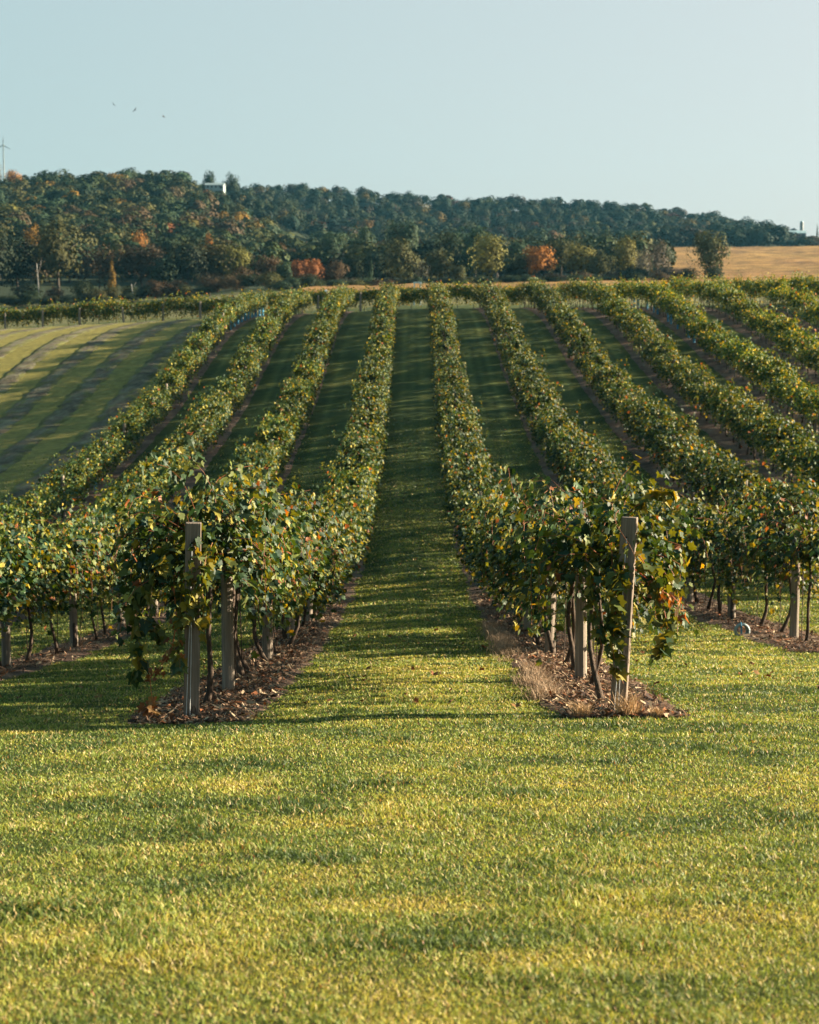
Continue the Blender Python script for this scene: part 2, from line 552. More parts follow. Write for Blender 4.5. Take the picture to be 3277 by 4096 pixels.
for k, x0 in ROWX.items():
    s = {'L1': 1, 'R1': 2}.get(k, 3)
    near = k in ('L1', 'R1', 'L2', 'R2')
    structure(strip_mesh('soil_strip', x0, ROW0[k] - 0.45, ROW1[k], 0.52, 0.2 if near else 0.6, SOIL, 0.035, s))
for q in range(8):
    xq = -15.9 - 2.9 * q
    structure(strip_mesh('soil_strip', lambda Y, q=q, xq=xq: xq + 0.10 * np.sin(Y / 9 + q), 40 + 3 * q, 156, 0.55, 0.35,
                         np.array([0.105, 0.082, 0.055]), 0.05, 11 + q, 0.4, 15, 0.9))

# ripe corn: a band beyond the vineyard crest and the slope on the right
mb = MB()
Yc = axis([(236, 330, 8), (330, 742, 10)])
tt = np.linspace(0, 1, 60)
left = np.where(Yc < 332, 640, np.interp(Yc, [332, 360, 420, 742], [1392, 1392, 1385, 1375]))
xpx = left[:, None] * (1 - tt) + 2350 * tt
Xc = (xpx - 871) * Yc[:, None] / 3593
Yg = np.repeat(Yc[:, None], 60, 1)
rough_t = (fbm(Xc.ravel() / 2, Yg.ravel() / 5, 83, 2) - 0.5)
Zc = gz(Xc.ravel(), Yg.ravel()) + 0.9 + rough_t * 0.7
ii = np.arange(len(Yc) - 1)[:, None] * 60 + np.arange(59)[None]
Fq = np.stack([ii, ii + 1, ii + 61, ii + 60], -1).reshape(-1, 4)
cn = fbm(Xc.ravel() / 9, Yg.ravel() / 40, 91, 3)[:, None]
colc = np.array([0.26, 0.135, 0.052]) * (1 - cn) + np.array([0.29, 0.18, 0.050]) * cn
gap = np.exp(-(((fbm(Xc.ravel() / 14 + Yg.ravel() / 60, Yg.ravel() / 90, 97, 2) - 0.66) / 0.035) ** 2))[:, None]
colc = colc * (1 - 0.45 * gap)
mb.add(np.stack([Xc.ravel(), Yg.ravel(), Zc], 1), Fq, colc)
o = link('corn_field', mb.mesh('corn_field', M_corn, True))
tag(o, 'ripe golden corn field sloping up beyond the vineyard on the right', 'corn field', kind='stuff')

# ------------------------------------------------------------------ grass blades (one mass)
def blades(n, ymin, ymax, dens_pow, wide=0.265, side=0.8):
    u = rng.random(n)
    q = 2 - dens_pow
    Y = (ymin ** q + u * (ymax ** q - ymin ** q)) ** (1 / q)
    X = (rng.random(n) * 2 - 1) * (wide * Y + side)
    return X, Y


def build_blades(X, Y, h, w, col, lean=0.55):
    n = len(X)
    Z = gz(X, Y) - 0.004
    a = rng.random(n) * 2 * math.pi
    dx, dy = np.cos(a), np.sin(a)
    b = rng.random(n) * 2 * math.pi
    l = lean * (0.3 + rng.random(n))
    lx, ly = np.cos(b) * l * h, np.sin(b) * l * h
    base = np.stack([X, Y, Z], 1)
    side = np.stack([dx, dy, dx * 0], 1) * (w / 2)[:, None]
    midp = base + np.stack([lx * 0.35, ly * 0.35, h * 0.6], 1)
    tip = base + np.stack([lx, ly, h], 1)
    Vv = np.stack([base - side, base + side, midp - side * 0.75, midp + side * 0.75, tip], 1).reshape(-1, 3)
    i = np.arange(n)[:, None] * 5
    Fq = i + np.array([0, 1, 3, 2])
    Ft = i + np.array([2, 3, 4])
    mb = MB()
    K = np.repeat(col[:, None], 5, 1).reshape(-1, 3)
    mb.add(Vv, Fq, K)
    mb.F.append(Ft)
    mb.M.append(np.zeros(len(Ft), np.int32))
    return mb


X, Y = blades(1000000, 4.9, 80, 1.75)
keep = ~mulch_mask(X + rng.normal(0, 0.06, len(X)), Y + rng.normal(0, 0.06, len(X))) & (rng.random(len(X)) < np.clip((82 - Y) / 40, 0, 1))
X, Y = X[keep], Y[keep]
d = dry_and_lit(X, Y)
tuft = np.clip((fbm(X / 0.36 + 7, Y / 0.24, 101, 2) - 0.52) * 4, 0, 1)
lush = np.exp(-((X + 1.45) / 0.42) ** 2 - ((Y - 7.15) / 0.22) ** 2)   # a lusher clump near the left edge
tuft = np.clip(tuft + 1.6 * lush, 0, 2.4)
dd = np.clip(d + rng.normal(0, 0.20, len(X)) - 0.25 * tuft, 0, 1)[:, None]
r = rng.random(len(X))
col = np.where(dd < 0.5, G_DEEP * (1 - 2 * dd) + G_GREEN * 1.25 * 2 * dd, G_GREEN * 1.25 * (2 - 2 * dd) + G_YEL * (2 * dd - 1))
tan = (r < 0.12 * (0.4 + d * 1.8))
col[tan] = G_TAN * (0.6 + 0.5 * rng.random(tan.sum()))[:, None]
rust = (r > 0.985)
col[rust] = np.array([0.30, 0.12, 0.05])
col *= (0.75 + 0.5 * rng.random(len(X)))[:, None]
h = (0.009 + 0.016 * rng.random(len(X)) + 0.028 * tuft * rng.random(len(X))) * (1.0 + 0.012 * np.maximum(Y - 14, 0))
w = 0.0040 * (1 + 0.7 * lush) * np.maximum(1, Y / 6.0) ** 0.92 * (0.7 + 0.6 * rng.random(len(X)))
kindr = rng.random(len(X))
stalk = kindr < 0.003                                  # pale seed stalks and broad clover leaves among the blades
h[stalk] = h[stalk] * 1.25 + 0.008
col[stalk] = np.array([0.50, 0.43, 0.25]) * (0.8 + 0.3 * rng.random(stalk.sum()))[:, None]
clover = (kindr > 0.985) & (vnoise(X / 0.8, Y / 0.5, 131) > 0.5)
w[clover] *= 3.0
h[clover] *= 0.7
col[clover] = np.array([0.075, 0.125, 0.035])
gm = build_blades(X, Y, h, w, col, 1.1)
o = link('lawn_grass', gm.mesh('lawn_grass', M_grass))
tag(o, 'short mown lawn grass, green with dry yellow patches', 'grass', kind='stuff')

# pale dry grass along the soil edge right of the lane, and straw around the post feet
n = 9000
Y = 15.5 + 12 * rng.random(n) ** 1.3
X = 1.83 - 0.52 + rng.normal(0, 0.10, n)
cl = fbm(X / 0.5, Y / 0.8, 113, 2)
keep = cl > 0.5
X, Y = X[keep], Y[keep]
colD = np.array([0.34, 0.25, 0.17]) * (0.6 + 0.6 * rng.random(len(X)))[:, None]
dm = build_blades(X, Y, 0.05 + 0.11 * rng.random(len(X)), 0.005 + 0 * X, colD, 0.8)
o = link('dry_grass', dm.mesh('dry_grass', M_chip))
tag(o, 'fringe of pale dry grass along the soil strip right of the lane', 'dry grass', kind='stuff')

# mulch: straw, bark chips and leaf crumbs on the soil strips of the near rows
mb = MB()
for key, cnt, ye in (('L1', 20000, 36), ('R1', 20000, 36), ('L2', 6000, 42), ('R2', 7000, 42)):
    y0 = ROW0[key] - 0.4
    Y = y0 + (ye - y0) * rng.random(cnt) ** 1.5
    X = ROWX[key] + rng.normal(0, 0.30, cnt)
    kp = mulch_mask(X, Y)
    X, Y = X[kp], Y[kp]
    n = len(X)
    Z = gz(X, Y) + 0.036 * np.clip((Y - y0 + 0.05) / 0.9, 0.1, 1) + 0.02 * rng.random(n)
    a = rng.random(n) * 6.283
    ln = 0.010 + 0.075 * rng.random(n) ** 3
    wd = 0.003 + 0.010 * rng.random(n) ** 3
    dv = np.stack([np.cos(a), np.sin(a), rng.normal(0, 0.35, n)], 1) * ln[:, None]
    sv = np.stack([-np.sin(a), np.cos(a), rng.normal(0, 0.5, n)], 1) * wd[:, None]
    P = np.stack([X, Y, Z], 1)
    Vv = np.stack([P - dv - sv, P + dv - sv, P + dv + sv, P - dv + sv], 1).reshape(-1, 3)
    pal = np.array([[0.10, 0.06, 0.04], [0.22, 0.14, 0.09], [0.38, 0.29, 0.19], [0.20, 0.075, 0.03], [0.05, 0.035, 0.03]])
    ck = pal[rng.choice(5, n, p=[0.32, 0.25, 0.17, 0.11, 0.15])] * (0.7 + 0.6 * rng.random(n))[:, None]
    mb.add(Vv, np.arange(n)[:, None] * 4 + np.arange(4), np.repeat(ck, 4, 0))
o = link('mulch_litter', mb.mesh('mulch_litter', M_chip))
tag(o, 'straw, bark chips and dry leaf crumbs covering the soil under the vines', 'mulch', kind='stuff')

# ------------------------------------------------------------------ vine foliage
LEAF_HI = np.array([(0, 0), (0.20, -0.16), (0.50, 0.06), (0.36, 0.30), (0.50, 0.60), (0.20, 0.62), (0, 1.0),
                    (-0.20, 0.62), (-0.50, 0.60), (-0.36, 0.30), (-0.50, 0.06), (-0.20, -0.16), (0, 0.36)])
F_HI = np.array([(12, i, (i + 1) % 12) for i in range(12)])
LEAF_MID = np.array([(0, 0), (0.5, 0.05), (0.42, 0.62), (0, 1.0), (-0.42, 0.62), (-0.5, 0.05)])
F_MID = np.array([(0, 1, 2, 3), (0, 3, 4, 5)])
LEAF_LO = np.array([(0, 0), (0.5, 0.42), (0, 1.0), (-0.5, 0.42)])
F_LO = np.array([(0, 1, 2, 3)])

V_PAL = np.array([[0.008, 0.026, 0.015], [0.019, 0.043, 0.018], [0.060, 0.078, 0.018], [0.155, 0.138, 0.022],
                  [0.270, 0.185, 0.024], [0.150, 0.055, 0.024]])


def leaf_cloud(P, nrm, tip, size, geom, faces, col, curl=0.16):
    n = len(P)
    nrm = nz(nrm)
    tip = nz(tip - (tip * nrm).sum(1, keepdims=True) * nrm)
    sidev = np.cross(tip, nrm)
    g = geom[None] * size[:, None, None]
    r2 = (np.abs(geom[:, 0]) * 0.9)[None] * size[:, None] * curl * (0.4 + 1.4 * rng.random((n, 1)))
    r3 = -(geom[:, 1] ** 2)[None] * size[:, None] * curl * 1.2 * rng.random((n, 1))
    Vv = P[:, None] + sidev[:, None] * g[..., :1] + tip[:, None] * g[..., 1:2] + nrm[:, None] * (r2 + r3)[..., None]
    k = len(geom)
    Fq = np.arange(n)[:, None, None] * k + faces[None]
    return Vv.reshape(-1, 3), Fq.reshape(-1, faces.shape[1]), np.repeat(col, k, 0)


def make_canopy(nshoot, lod, length=1.5, dry=0.015, droop=1.0, lat=1.0):
    """Shoots that rise from the cordon, arch out to both sides and hang down, with a leaf at every node."""
    step = {'hi': 0.068, 'mid': 0.085, 'lo': 0.12}[lod]
    size0 = {'hi': 0.093, 'mid': 0.102, 'lo': 0.14}[lod]
    K = int(1.9 / step)
    nc = 5                                             # shoots come in bunches of uneven vigour
    cc = (np.arange(nc) + 0.2 + 0.6 * rng.random(nc)) / nc - 0.5
    vig = 0.10 + 1.10 * rng.random(nc)
    pick = rng.choice(nc, nshoot, p=vig / vig.sum())
    s = (cc[pick] + rng.normal(0, 0.045, nshoot)) * length
    vg_ = vig[pick]
    side = np.where(rng.random(nshoot) < 0.5, -1.0, 1.0)
    p = np.stack([side * 0.05 * rng.random(nshoot), s, 1.24 + 0.10 * rng.random(nshoot) + 0.12 * vg_], 1)
    v = np.stack([side * (0.15 + 0.75 * rng.random(nshoot)) * lat, (rng.random(nshoot) - 0.5) * 0.9, 0.05 + 1.0 * vg_ * (0.35 + 0.65 * rng.random(nshoot))], 1)
    L = (0.75 + 1.15 * rng.random(nshoot)) * (0.72 + 0.32 * vg_)
    g = (1.5 + 2.2 * rng.random(nshoot)) * droop
    pts, age, alive, dirs = [], [], [], []
    for i in range(K):
        v = nz(v)
        v[:, 2] -= g * step * (0.6 + 0.7 * i * step)
        v[:, :2] += rng.normal(0, 0.16, (nshoot, 2)) * math.sqrt(step / 0.1)
        out = np.abs(p[:, 0]) > 0.50 * lat
        v[out, 0] *= 0.4
        v = nz(v)
        p = p + v * step
        pts.append(p.copy()); dirs.append(v.copy())
        alive.append((i * step < L) & (p[:, 2] > (0.60 if lod == 'hi' else 0.66) + 0.34 * rng.random(nshoot)))
        age.append(np.full(nshoot, i / K))
    apts, aal = np.array(pts), np.array(alive)
    pts = np.concatenate(pts); dirs = np.concatenate(dirs); alive = np.concatenate(alive); age = np.concatenate(age)
    sd = np.tile(side, K)
    pts, dirs, age, sd = pts[alive], dirs[alive], age[alive], sd[alive]
    n = len(pts)
    pts = pts + rng.normal(0, 0.035, (n, 3))
    nrm = np.stack([sd * 0.75, np.zeros(n), np.full(n, 0.55)], 1) + rng.normal(0, 0.55, (n, 3))
    tip = np.stack([sd * 0.5, np.zeros(n), np.full(n, -0.8)], 1) + rng.normal(0, 0.5, (n, 3))
    size = size0 * (0.55 + 0.65 * rng.random(n)) * (1.1 - 0.45 * age)
    t = np.clip(rng.random(n) * 0.85 + 0.18 * age, 0, 0.999)
    idx = np.select([t < 0.26, t < 0.58, t < 0.83, t < 0.955, t < 0.985], [0, 1, 2, 3, 4], 5)
    brown = rng.random(n) < dry
    idx[brown] = 5
    col = V_PAL[idx] * (0.75 + 0.5 * rng.random(n))[:, None]
    geom, faces = {'hi': (LEAF_HI, F_HI), 'mid': (LEAF_MID, F_MID), 'lo': (LEAF_LO, F_LO)}[lod]
    Vv, Fq, K_ = leaf_cloud(pts, nrm, tip, size, geom, faces, col, 0.30 if lod == 'hi' else 0.2)
    mb = MB()
    mb.add(Vv, Fq, K_)
    if lod == 'hi':
        for q in range(0, nshoot, 2):
            m_ = int(aal[:, q].sum())
            if m_ > 5:
                pp = apts[:m_:3, q]
                if len(pp) > 2:
                    cv, cf = tube(pp, np.linspace(0.0042, 0.002, len(pp)), 4)
                    mb.add(cv, cf, np.array([0.17, 0.065, 0.032]) * (0.6 + 0.6 * random.random()))
    return mb


def make_trunk(h=1.42, lod='hi'):
    mb = MB()
    n = 9 if lod == 'hi' else 5
    t = np.linspace(0, 1, n)
    a, b = rng.normal(0, 0.07), rng.normal(0, 0.16)
    ph = rng.random() * 6
    path = np.stack([a * np.sin(t * 3.0) + 0.02 * np.sin(t * 9 + ph), b * np.sin(t * 2.6) * 1.0 + 0.03 * np.sin(t * 8 + ph * 2), t * h - 0.04], 1)
    rad = np.interp(t, [0, 0.06, 0.3, 1], [0.042, 0.032, 0.023, 0.02]) * (0.85 + 0.3 * rng.random())
    add_tube(mb, path, rad, 8 if lod == 'hi' else 5)
    for s in (-1, 1):
        q = np.linspace(0, 1, 5)
        pc = np.stack([path[-1, 0] * (1 - q), path[-1, 1] + s * q * 0.75, path[-1, 2] + 0.05 * np.sin(q * 3)], 1)
        add_tube(mb, pc, 0.016, 6 if lod == 'hi' else 4)
    return mb


hi = [make_canopy(84, 'hi', 1.6).mesh('vine_canopy', M_vine) for _ in range(9)]
hi_t = [make_trunk().mesh('vine_trunk', M_bark, True) for _ in range(7)]
mid_mb = [make_canopy(int(n_), 'mid', 1.65) for n_ in np.linspace(50, 98, 12)]
mid_c = [m.mesh('vine_canopy', M_vine) for m in mid_mb]
mid_t = [make_trunk(lod='mid').mesh('vine_trunk', M_bark, True) for _ in range(5)]
lo = []
for _ in range(10):
    m = make_canopy(random.randint(46, 84), 'lo', 1.75)
    lo.append(m)
lo_t = [make_trunk(lod='mid') for _ in range(4)]

ROWTXT = {'L1': 'first row left of the central lane', 'R1': 'first row right of the central lane',
          'L2': 'second row left of the central lane', 'R2': 'second row right of the central lane',
          'L3': 'third row left of the central lane', 'R3': 'third row right of the central lane',
          'L4': 'leftmost row beside the striped field', 'R4': 'fourth row right of the central lane',
          'R5': 'row with blue tubes right of the lane', 'R6': 'row behind the blue tubes at right', 'R7': 'upper right row',
          'R8': 'uppermost right row', 'R9': 'uppermost right row'}
ORD = ['first', 'second', 'third', 'fourth', 'fifth', 'sixth', 'seventh', 'eighth', 'ninth', 'tenth', 'eleventh', 'twelfth']
SP = 1.5
vines = []
for k, x0 in ROWX.items():
    y = ROW0[k] + 1.05
    i = 0
    while y < ROW1[k]:
        yy = y + rng.normal(0, 0.08)
        xx = x0 + rng.normal(0, 0.04)
        xp = 871 + 3593 * (xx - CAM[0]) / yy
        vis = -30 < xp < 1755
        vines.append((yy, xx, k, i, vis))
        y += SP
        i += 1
shown = sorted([v for v in vines if v[4]])
things, rest = shown[:298], shown[298:] + [v for v in vines if not v[4]]


def row_tint(k, y):
    t = 0.82 + 0.36 * random.random()
    yel = {'R5': 1.8, 'R6': 1.75, 'R7': 1.85, 'R8': 1.85, 'R9': 1.85, 'R4': 1.25, 'L4': 1.4, 'L3': 1.3, 'L2': 1.2, 'L1': 1.15}.get(k, 1.0)  # yellow leaf tone per row; upper right rows also carry painted backlit glow
    if random.random() < 0.10:
        yel *= 1.35
    return (t * yel * 1.06, t * (0.1 + 0.9 * yel) * 1.06, t * 1.05, 1)


vis_count = {}
vg = 'grapevines in the trellised rows'
YLAB = [(24, 'near end'), (34, 'lower part'), (46, 'dip'), (62, 'foot of the slope'), (90, 'middle of the slope')]
for yy, xx, k, i, vis in things:
    vis_count[k] = vis_count.get(k, 0) + 1
    c = vis_count[k]
    if k in ('L1', 'R1') and c <= 12:
        lab = '%s grapevine behind the %s square end post' % (ORD[c - 1], 'left' if k == 'L1' else 'right')
    elif k in ('L2', 'R2') and c <= 8:
        lab = '%s grapevine from the %s photo edge in the second row' % (ORD[c - 1], 'left' if k == 'L2' else 'right')
    else:
        lab = 'leafy grapevine at the %s, %s' % (next(t for lim, t in YLAB + [(999, 'middle of the slope')] if yy < lim), ROWTXT[k])
    z = g1(xx, yy)
    v = thing('grapevine', lab, 'grapevine', (xx, yy, z), math.pi * random.randint(0, 1), vg)
    sc = (0.80 + 0.28 * random.random()) if yy > 21 else 0.94 + 0.08 * random.random()
    wide = 1.07 if k in ('R2', 'R3', 'R4', 'R5', 'R6') else 1.0
    if k == 'L4':
        sc *= 0.87
    if wide > 1 and yy > 26:
        sc *= 1.03
    v.scale = ((1.0 + 0.15 * random.random()) * wide, 1, sc)
    if yy < 30:
        cm, tm = random.choice(hi), random.choice(hi_t)
    else:
        cm, tm = random.choice(mid_c), random.choice(mid_t)
    cob = link('canopy', cm, v)
    cob.color = row_tint(k, yy)
    cob.location.z = 0.0
    link('trunk', tm, v)

mb = MB()
for yy, xx, k, i, vis in rest:
    z = g1(xx, yy)
    fl = -1 if random.random() < 0.5 else 1
    sc = 0.78 + 0.34 * random.random()
    if k[0] == 'R' and k != 'R1':
        sc *= 1.03
    def f(Vv, fl=fl, xx=xx, yy=yy, z=z, sc=sc):
        return Vv * np.array([fl, fl, sc]) + np.array([xx, yy, z])
    mb.merge(random.choice(lo if yy > 40 else mid_mb), f, row_tint(k, yy)[:3])
    mb.merge(random.choice(lo_t), lambda Vv, f=f: f(Vv), (0.06, 0.045, 0.035))
# the cross row at the crest, seen side on
HX = np.arange(-64, 15.5, 1.45)
for xx in HX:
    yy = 160 + rng.normal(0, 0.1)
    z = g1(xx, yy)
    sc = 1.1 + 0.22 * random.random()
    fl = -1 if random.random() < 0.5 else 1
    def f(Vv, xx=xx, yy=yy, z=z, sc=sc, fl=fl):
        W_ = Vv[:, [1, 0, 2]] * np.array([fl, -fl, sc])
        return W_ + np.array([xx, yy, z])
    t = 0.9 + 0.3 * random.random()
    mb.merge(random.choice(lo), f, (t * 2.3, t * 1.95, t * 1.0))  # grazing sun on the cross row put into its leaf tint
    mb.merge(random.choice(lo), lambda Vv, f=f: f(Vv * np.array([1.1, 1, 1.0]) - np.array([0, 0.4, 0.42])), (t * 1.9, t * 1.7, t * 1.0))
    mb.merge(random.choice(lo_t), lambda Vv, f=f: f(Vv), (0.06, 0.045, 0.035))
o = link('grapevine_rows', mb.mesh('grapevine_rows', M_vine))
tag(o, 'far grapevine rows merging at the top of the slope and crest', 'grapevines', kind='stuff')

# withered orange shoot hanging beside the left end post
# (part of the first vine of that row)
first_vine = [ob for ob in C.objects if ob.name == 'grapevine'][0]

# ------------------------------------------------------------------ posts
def round_post_mesh(h, r):
    mb = MB()
    z = np.array([-0.05, 0.0, 0.3, h * 0.6, h - 0.02, h])
    rad = np.array([1.08, 1.06, 1.02, 0.98, 0.95, 0.86]) * r
    a = np.linspace(0, 2 * math.pi, 14, endpoint=False)
    wob = 1 + 0.03 * np.sin(a * 3 + 1) + 0.02 * np.sin(a * 5)
    Vv = np.stack([(rad[:, None] * np.cos(a) * wob).ravel(), (rad[:, None] * np.sin(a) * wob).ravel(), np.repeat(z, 14)], 1)
    i = np.arange(5)[:, None] * 14
    j = np.arange(14)[None]
    Fq = np.stack([i + j, i + (j + 1) % 14, i + 14 + (j + 1) % 14, i + 14 + j], -1).reshape(-1, 4)
    mb.add(Vv, Fq)
    mb.F.append(np.array([[mb.n - 14 + q for q in range(14)]])); mb.M.append(np.zeros(1, np.int32))
    return mb.mesh('round_post', M_round)


post_me = [round_post_mesh(1.50 + 0.05 * q, 0.062 + 0.004 * q) for q in range(3)]
pg = 'round trellis posts along the vine rows'
first_post = {'L1': (16.9, 4.6), 'R1': (17.8, 4.15), 'L2': (23.0, 4.45), 'R2': (24.3, 4.4), 'L3': (27, 4.4), 'R3': (29, 4.4), 'L4': (40.2, 4.4), 'R4': (40, 4.4), 'R5': (52, 4.4)}
lim = {'L1': 50, 'R1': 50, 'L2': 80, 'R2': 60, 'L3': 100, 'R3': 75, 'L4': 130, 'R4': 90, 'R5': 120}
for k, (y0, sp) in first_post.items():
    n = 0
    y = y0
    while y < lim[k]:
        xx = ROWX[k] + rng.normal(0, 0.02)
        xp = 871 + 3593 * (xx - CAM[0]) / y
        if -10 < xp < 1735:
            if k in ('L1', 'R1') and n < 5:
                lab = '%s round post behind the %s square end post' % (ORD[n], 'left' if k == 'L1' else 'right')
            elif k in ('L2', 'R2') and n < 4:
                lab = '%s round post from the %s photo edge in the second row' % (ORD[n], 'left' if k == 'L2' else 'right')
            else:
                lab = 'round grey post %s along the %s' % ('low' if y < 62 else 'high', ROWTXT[k])
            p = link('trellis_post', post_me[n % 3], None, (xx, y, g1(xx, y) - 0.02), random.random() * 6)
            p.rotation_euler = (rng.normal(0, 0.015), rng.normal(0, 0.015), random.random() * 6)
            tag(p, lab, 'post', pg)
            n += 1
        y += sp + rng.normal(0, 0.15)
for i, xpix in enumerate((16, 95, 172, 265, 347, 425, 503, 672, 760)):
    xx = (xpix - 871) * 159.3 / 3593 + CAM[0]
    p = link('trellis_post', post_me[i % 3], None, (xx, 159.2, g1(xx, 159.2) - 0.02))
    p.scale = (1.5, 1.5, 1.12)
    p.rotation_euler = (0, [0, 0, -0.04, 0.09, 0, 0.0, 0, 0, 0.01][i], i)
    tag(p, ['pale post of the far cross row at the photo left edge', 'thin pale post of the cross row, left of the whitest one', 'whitest leaning post of the far cross row',
            'strongly tilted post of the far cross row', 'faint post between the tilted and the tall cross row posts', 'tall upright cross row post left of the leftmost vine row',
            'cross row post behind the leftmost vine row', 'pale cross row post between second and third left rows', 'cross row post behind the first left row gap'][i], 'post', 'posts of the far cross row')


def end_post(name, label, x, y, lean, rz, h, seed):
    z = g1(x, y)
    t = thing(name, label, 'end post', (x, y, z), rz)
    mb = MB()
    add_box(mb, (0, 0, h / 2 - 0.1), (0.135, 0.135, h + 0.2), bev=0.006)
    b = link('timber', mb.mesh('end_post_timber', M_wood), t)
    mb = MB()
    a = np.linspace(0, 6.283, 10, endpoint=False)
    hx = -0.012
    add_tube(mb, [(hx, -0.0735, h - 0.17), (hx, -0.069, h - 0.17)], 0.008, 10)
    link('hole', mb.mesh('post_hole', M_hole), t)
    for q in (0, 1):
        mb = MB()
        bx = -0.045 + 0.033 * q - 0.02 * seed
        pts = [(hx + 0.004 * q, -0.074, h - 0.18), (hx - 0.004, -0.082, h - 0.6), (bx * 0.6, -0.095, h * 0.4), (bx, -0.115, 0.02)]
        add_tube(mb, pts, 0.0022, 5)
        link('guy_wire', mb.mesh('guy_wire', M_wire), t)
    mb = MB()
    q = np.linspace(0, math.pi, 9)
    add_tube(mb, np.stack([0.02 + 0.022 * np.cos(q), 0 * q - 0.078, 0.02 + 0.11 * np.sin(q)], 1), 0.005, 5)
    link('anchor_loop', mb.mesh('anchor_loop', M_rod), t)
    t.rotation_euler = (lean[0], lean[1], rz)
    return t


end_post('end_post', 'grey square timber end post of the left row, standing upright', -1.862, 14.5, (-0.02, 0.022), R(7), 1.70, 0)
end_post('end_post', 'pale square timber end post of the right row, leaning right at its top', 1.822, 14.5, (-0.03, 0.044), R(-12), 1.70, -1)

# thin training rods beside the nearest vines
rod = MB()
add_tube(rod, [(0, 0, -0.05), (0.004, 0, 0.6), (0, 0.004, 1.35)], 0.006, 6)
rod_me = rod.mesh('training_rod', M_rod)
near_v = [v for v in things if v[2] in ('L1', 'L2', 'R1', 'R2') and v[0] < 33]
for n, (yy, xx, k, i, vis) in enumerate(near_v):
    px, py = xx + rng.normal(0, 0.03), yy + 0.16 + rng.normal(0, 0.04)
    o = link('training_rod', rod_me, None, (px, py, g1(px, py)))
    o.rotation_euler = (rng.normal(0, 0.02), rng.normal(0, 0.02), 0)
    tag(o, 'thin dark metal rod beside a vine trunk, %s' % ROWTXT[k], 'training rod', 'thin rods beside the vine trunks')

# ------------------------------------------------------------------ withered shoot (part of the first left vine)
def shoot_part(parent, world_pts, leafcols, name, stemcol, nl, size):
    mb = MB()
    P = np.array(world_pts, float)
    t = np.linspace(0, 1, 14)
    tp = np.linspace(0, 1, len(P))
    Q = np.stack([np.interp(t, tp, P[:, q]) for q in range(3)], 1)
    Q[1:-1] += rng.normal(0, 0.008, (12, 3))
    add_tube(mb, Q, np.linspace(0.006, 0.0025, 14), 5, stemcol)
    n = nl
    tt = np.sort(rng.random(n)) * 0.98
    L = np.stack([np.interp(tt, t, Q[:, q]) for q in range(3)], 1) + rng.normal(0, 0.025, (n, 3))
    nrm = rng.normal(0, 1, (n, 3)); tip = np.stack([rng.normal(0, .5, n), rng.normal(0, .5, n), -np.ones(n)], 1)
    ck = np.array(leafcols)[rng.integers(0, len(leafcols), n)] * (0.7 + 0.6 * rng.random(n))[:, None]
    Vv, Fq, Kk = leaf_cloud(L, nrm, tip, size * (0.6 + 0.6 * rng.random(n)), LEAF_HI, F_HI, ck, 0.5)
    mb.add(Vv, Fq, Kk)
    inv = parent.matrix_basis.inverted()
    M4 = np.array(inv)
    for q in range(len(mb.V)):
        mb.V[q] = mb.V[q] @ M4[:3, :3].T + M4[:3, 3]
    return link(name, mb.mesh(name, M_vine), parent)


fl1 = [ob for ob in C.objects if ob.get('label') == 'first grapevine behind the left square end post'][0]
fr1 = [ob for ob in C.objects if ob.get('label') == 'first grapevine behind the right square end post'][0]
for ob in (fl1, fr1):
    ob.rotation_euler.z = 0
BR = [(0.17, 0.068, 0.028), (0.21, 0.085, 0.03), (0.13, 0.055, 0.03), (0.24, 0.13, 0.045)]
GR = [tuple(V_PAL[1]), tuple(V_PAL[2]), tuple(V_PAL[2]), tuple(V_PAL[3])]
zl = g1(-2.1, 14.5)
s = shoot_part(fl1, [(-2.0, 14.5, zl + 1.15), (-1.97, 14.42, zl + 0.8), (-2.02, 14.35, zl + 0.6), (-2.17, 14.3, zl + 0.42), (-2.16, 14.28, zl + 0.2), (-2.19, 14.27, zl + 0.10)], BR, 'withered_shoot', (0.33, 0.12, 0.05), 46, 0.075)
s['label'] = 'withered orange shoot hanging towards the ground'
shoot_part(fl1, [(-2.0, 14.8, zl + 1.5), (-2.25, 14.55, zl + 1.3), (-2.32, 14.45, zl + 0.9), (-2.27, 14.4, zl + 0.55), (-2.3, 14.38, zl + 0.42)], GR, 'hanging_shoot', (0.14, 0.10, 0.04), 60, 0.125)
shoot_part(fl1, [(-1.95, 14.7, zl + 1.55), (-2.1, 14.45, zl + 1.4), (-2.2, 14.4, zl + 1.0), (-2.1, 14.35, zl + 0.65)], GR, 'hanging_shoot', (0.14, 0.10, 0.04), 56, 0.12)
shoot_part(fl1, [(-1.9, 14.7, zl + 1.2), (-1.95, 14.38, zl + 1.0), (-1.95, 14.36, zl + 0.7), (-1.93, 14.33, zl + 0.45)], GR, 'hanging_shoot', (0.14, 0.10, 0.04), 34, 0.11)
zr = g1(1.9, 14.5)
shoot_part(fl1, [(-1.78, 14.75, zl + 1.62), (-1.80, 14.40, zl + 1.55), (-1.83, 14.36, zl + 1.2), (-1.86, 14.35, zl + 0.92)], GR, 'hanging_shoot', (0.2, 0.10, 0.04), 42, 0.10)
shoot_part(fl1, [(-1.70, 14.8, zl + 1.5), (-1.72, 14.42, zl + 1.4), (-1.74, 14.38, zl + 1.0), (-1.72, 14.36, zl + 0.75)], GR, 'hanging_shoot', (0.2, 0.10, 0.04), 44, 0.10)
shoot_part(fr1, [(1.9, 14.8, zr + 1.4), (1.84, 14.36, zr + 1.3), (1.80, 14.33, zr + 1.0), (1.78, 14.33, zr + 0.7)], GR, 'hanging_shoot', (0.26, 0.09, 0.04), 50, 0.10)
